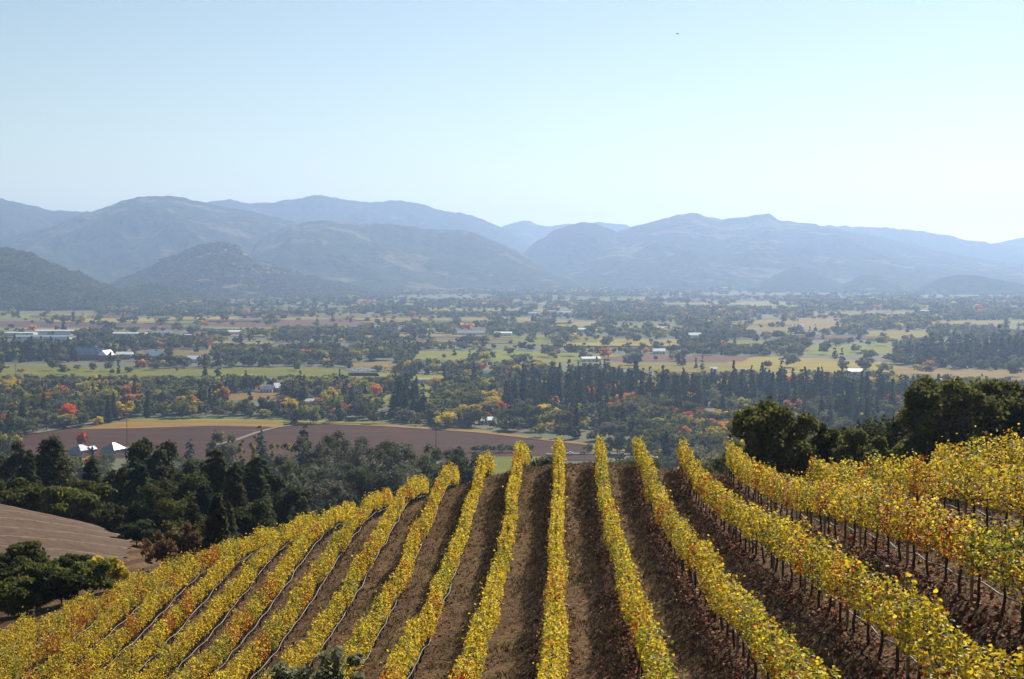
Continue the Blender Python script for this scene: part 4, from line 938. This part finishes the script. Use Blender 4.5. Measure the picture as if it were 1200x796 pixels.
for i_, (uu, vt_, dd) in enumerate([(600, 447, 1330), (618, 438, 1380), (632, 432, 1420), (645, 428, 1360), (655, 434, 1290), (667, 418, 1380), (679, 427, 1340), (690, 424, 1400), (703, 431, 1300), (715, 428, 1380), (728, 436, 1260), (740, 430, 1340), (752, 434, 1290), (762, 427, 1390), (777, 425, 1350), (790, 436, 1280), (802, 431, 1380), (818, 438, 1300), (834, 429, 1420), (848, 434, 1340), (860, 420, 1400), (870, 430, 1320), (881, 425, 1380), (893, 421, 1400), (906, 434, 1280), (921, 431, 1350), (932, 438, 1260), (943, 426, 1380), (956, 436, 1300), (968, 433, 1340), (987, 427, 1360), (999, 440, 1250), (1016, 436, 1300), (1031, 433, 1330), (1046, 441, 1240), (472, 446, 1250), (484, 444, 1230), (495, 447, 1200), (398, 431, 1500), (288, 432, 1560), (49, 441, 1450)]):
    top_ = at(uu, vt_, dd); hh = top_[2]; var = i_ % 4; w_ = hh * (.5 + .3 * ((i_ * 37) % 10) / 10)
    o = link('redwood_tree', proto_mesh(0, 'conifer', var), None, (top_[0], top_[1], 0), i_ * 1.7, (w_, w_, hh)); tag(o, 'tall pointed redwood standing above its neighbours in the valley woods', 'tree', 'emergent redwoods of the valley woods')
NM = {0: 'redwood_tree', 1: 'broadleaf_tree', 2: 'autumn_tree'}; LB = {0: 'tall dark redwood ', 1: 'green broadleaf tree ', 2: 'autumn coloured tree '}
for j in range(len(PA)):
    kd = int(kind[j]); pl = 'conifer' if kd == 0 else (random.choice(BROAD) if kd == 1 else random.choice(AUT)); var = random.randrange(4)
    s = float(h[j]); w = s * random.uniform(.85, 1.25) * (.82 if kd == 0 else 1.0); s *= 1.3 if kd == 0 and random.random() < .1 else 1.0
    if indiv[j]:
        rg = region(u[j], v[j])
        o = link(NM[kd], proto_mesh(min(kd, 1), pl, var), None, (PA[j, 0], PA[j, 1], 0), random.uniform(0, 6.28), (w, w, s))
        tag(o, LB[kd] + rg, 'tree', {0: 'tall dark redwoods ', 1: 'green broadleaf trees ', 2: 'autumn coloured trees '}[kd] + rg)
    else: stuff[kd].append((PA[j, 0], PA[j, 1], w, s, pl, var, 1))
for d0, d1, cell, thr, xf, lod in ((1720, 2600, 15, .43, 50, 1), (2600, 4200, 17, .48, 50, 2), (4200, 8200, 25, .49, 70, 2)):
    P = sample(d0, d1, cell, thr, xf); uu, vv, kd, hh = classify(P, False); ok = ~reject(P, hh, uu, vv) & (np.hypot(P[:, 0], P[:, 1]) < 8300)
    for j in np.where(ok)[0]:
        k_ = int(kd[j]); pl = 'conifer' if k_ == 0 else (random.choice(BROAD) if k_ == 1 else random.choice(AUTF)); s = float(hh[j]) * (1.0 if d0 < 4000 else 1.15)
        w = s * random.uniform(.9, 1.4) * (1 if d0 < 2600 else (1.1 if d0 < 4000 else 1.5)) * (1 if k_ else .8)
        stuff[k_].append((P[j, 0], P[j, 1], w, s, pl, random.randrange(4), lod))
hw = []
for o_, (U_, v_, dc_, db_, V_) in HILLS:
    Q = V_[:, :84].reshape(-1, 3); Q = Q[(Q[:, 2] > 1)]; uu, vv = project(Q); Q = Q[(uu > -20) & (uu < 1220)]
    uu, vv = project(Q); Q = Q[~(in_poly(uu, vv, [(228, 310), (258, 290), (285, 294), (312, 306), (335, 324), (300, 331), (240, 324)]) & (rng.random(len(Q)) < .72))]
    pr = np.where(fbm(Q[:, 0] / 160, Q[:, 1] / 160, 5, 3) > .42, .30, .03); Q = Q[rng.random(len(Q)) < pr]
    for q in Q: hw.append((q[0] + random.uniform(-8, 8), q[1] + random.uniform(-12, 12), random.uniform(12, 20), random.uniform(8, 14), random.choice(['oak', 'dark', 'pine', 'dark']), random.randrange(4), 2, q[2] - 1))
def bake(items, name, label, kd):
    by = {}
    for it in items: by.setdefault((it[4], it[5], it[6]), []).append(it[:4] + tuple(it[7:8]))
    VV, FF, CC = [], [], []; off = 0
    for (pl, var, lod), L in by.items():
        V, F, c = proto(min(kd, 1), pl, var, lod); L = np.array([tuple(q[:4]) + ((q[4] if len(q) > 4 else 0),) for q in L]); n = len(L); th = rng.uniform(0, 6.283, n)
        cs, sn = np.cos(th)[:, None], np.sin(th)[:, None]
        x = (V[None, :, 0] * cs - V[None, :, 1] * sn) * L[:, 2:3] + L[:, 0:1]; y = (V[None, :, 0] * sn + V[None, :, 1] * cs) * L[:, 2:3] + L[:, 1:2]; z = V[None, :, 2] * L[:, 3:4] + L[:, 4:5]
        VV.append(np.stack([x, y, z], -1).reshape(-1, 3)); FF.append((F[None] + (np.arange(n) * len(V))[:, None, None]).reshape(-1, 4) + off); off += n * len(V)
        CC.append((c[None] * rng.uniform(.75, 1.3, n)[:, None, None]).reshape(-1, 3))
    o = link(name, new_mesh(name, np.concatenate(VV), np.concatenate(FF), M_WOOD, np.concatenate(CC)))
    tag(o, label, 'woodland', kind='stuff'); return sum(len(f) for f in FF)
nf = [bake(hw, 'hillside_woodland', 'dark oak woodland covering the low hills at the valley edge', 1), bake(stuff[0], 'conifer_woodland', 'far off dark conifers scattered over the valley floor', 0), bake(stuff[1], 'broadleaf_woodland', 'far off green trees massed between the valley fields', 1), bake(stuff[2], 'autumn_woodland', 'far off yellow and rusty trees dotted over the valley', 2)]
print('valley trees', len(PA), indiv.sum(), [len(s) for s in stuff.values()], nf, 'rows', {k: (round(a, 1), b) for k, (a, b) in rows_built.items()})

for i_, (uu, hh) in enumerate([(556, 5), (566, 6), (577, 5), (588, 6), (600, 5.5), (611, 5), (622, 6), (690, 6), (701, 5), (714, 6.5), (726, 5), (738, 6), (752, 7), (765, 6)]):
    P = floor(uu, 530.5); o = link('shrub', proto_mesh(1, 'oak', i_ % 4), None, tuple(P), i_, (hh * 1.2, hh * 1.2, hh)); tag(o, 'round green shrub in the row just beyond the vine crest', 'shrub', 'round shrubs in a row beyond the crest')
# ------------------------------------------------------------------ haze
hz = MB().box(-9000, 9000, -400, 16500, -4.5, 780)
m = bpy.data.materials.new('haze_air'); m.use_nodes = True; nt = m.node_tree
for n in list(nt.nodes): nt.nodes.remove(n)
out = nt.nodes.new('ShaderNodeOutputMaterial'); pv = nt.nodes.new('ShaderNodeVolumePrincipled')
pv.inputs['Color'].default_value = HAZE_COLOR; pv.inputs['Density'].default_value = HAZE_DENSITY; pv.inputs['Anisotropy'].default_value = HAZE_ANISO
nt.links.new(pv.outputs[0], out.inputs['Volume'])
tag(hz.obj('haze', m), kind='stuff')
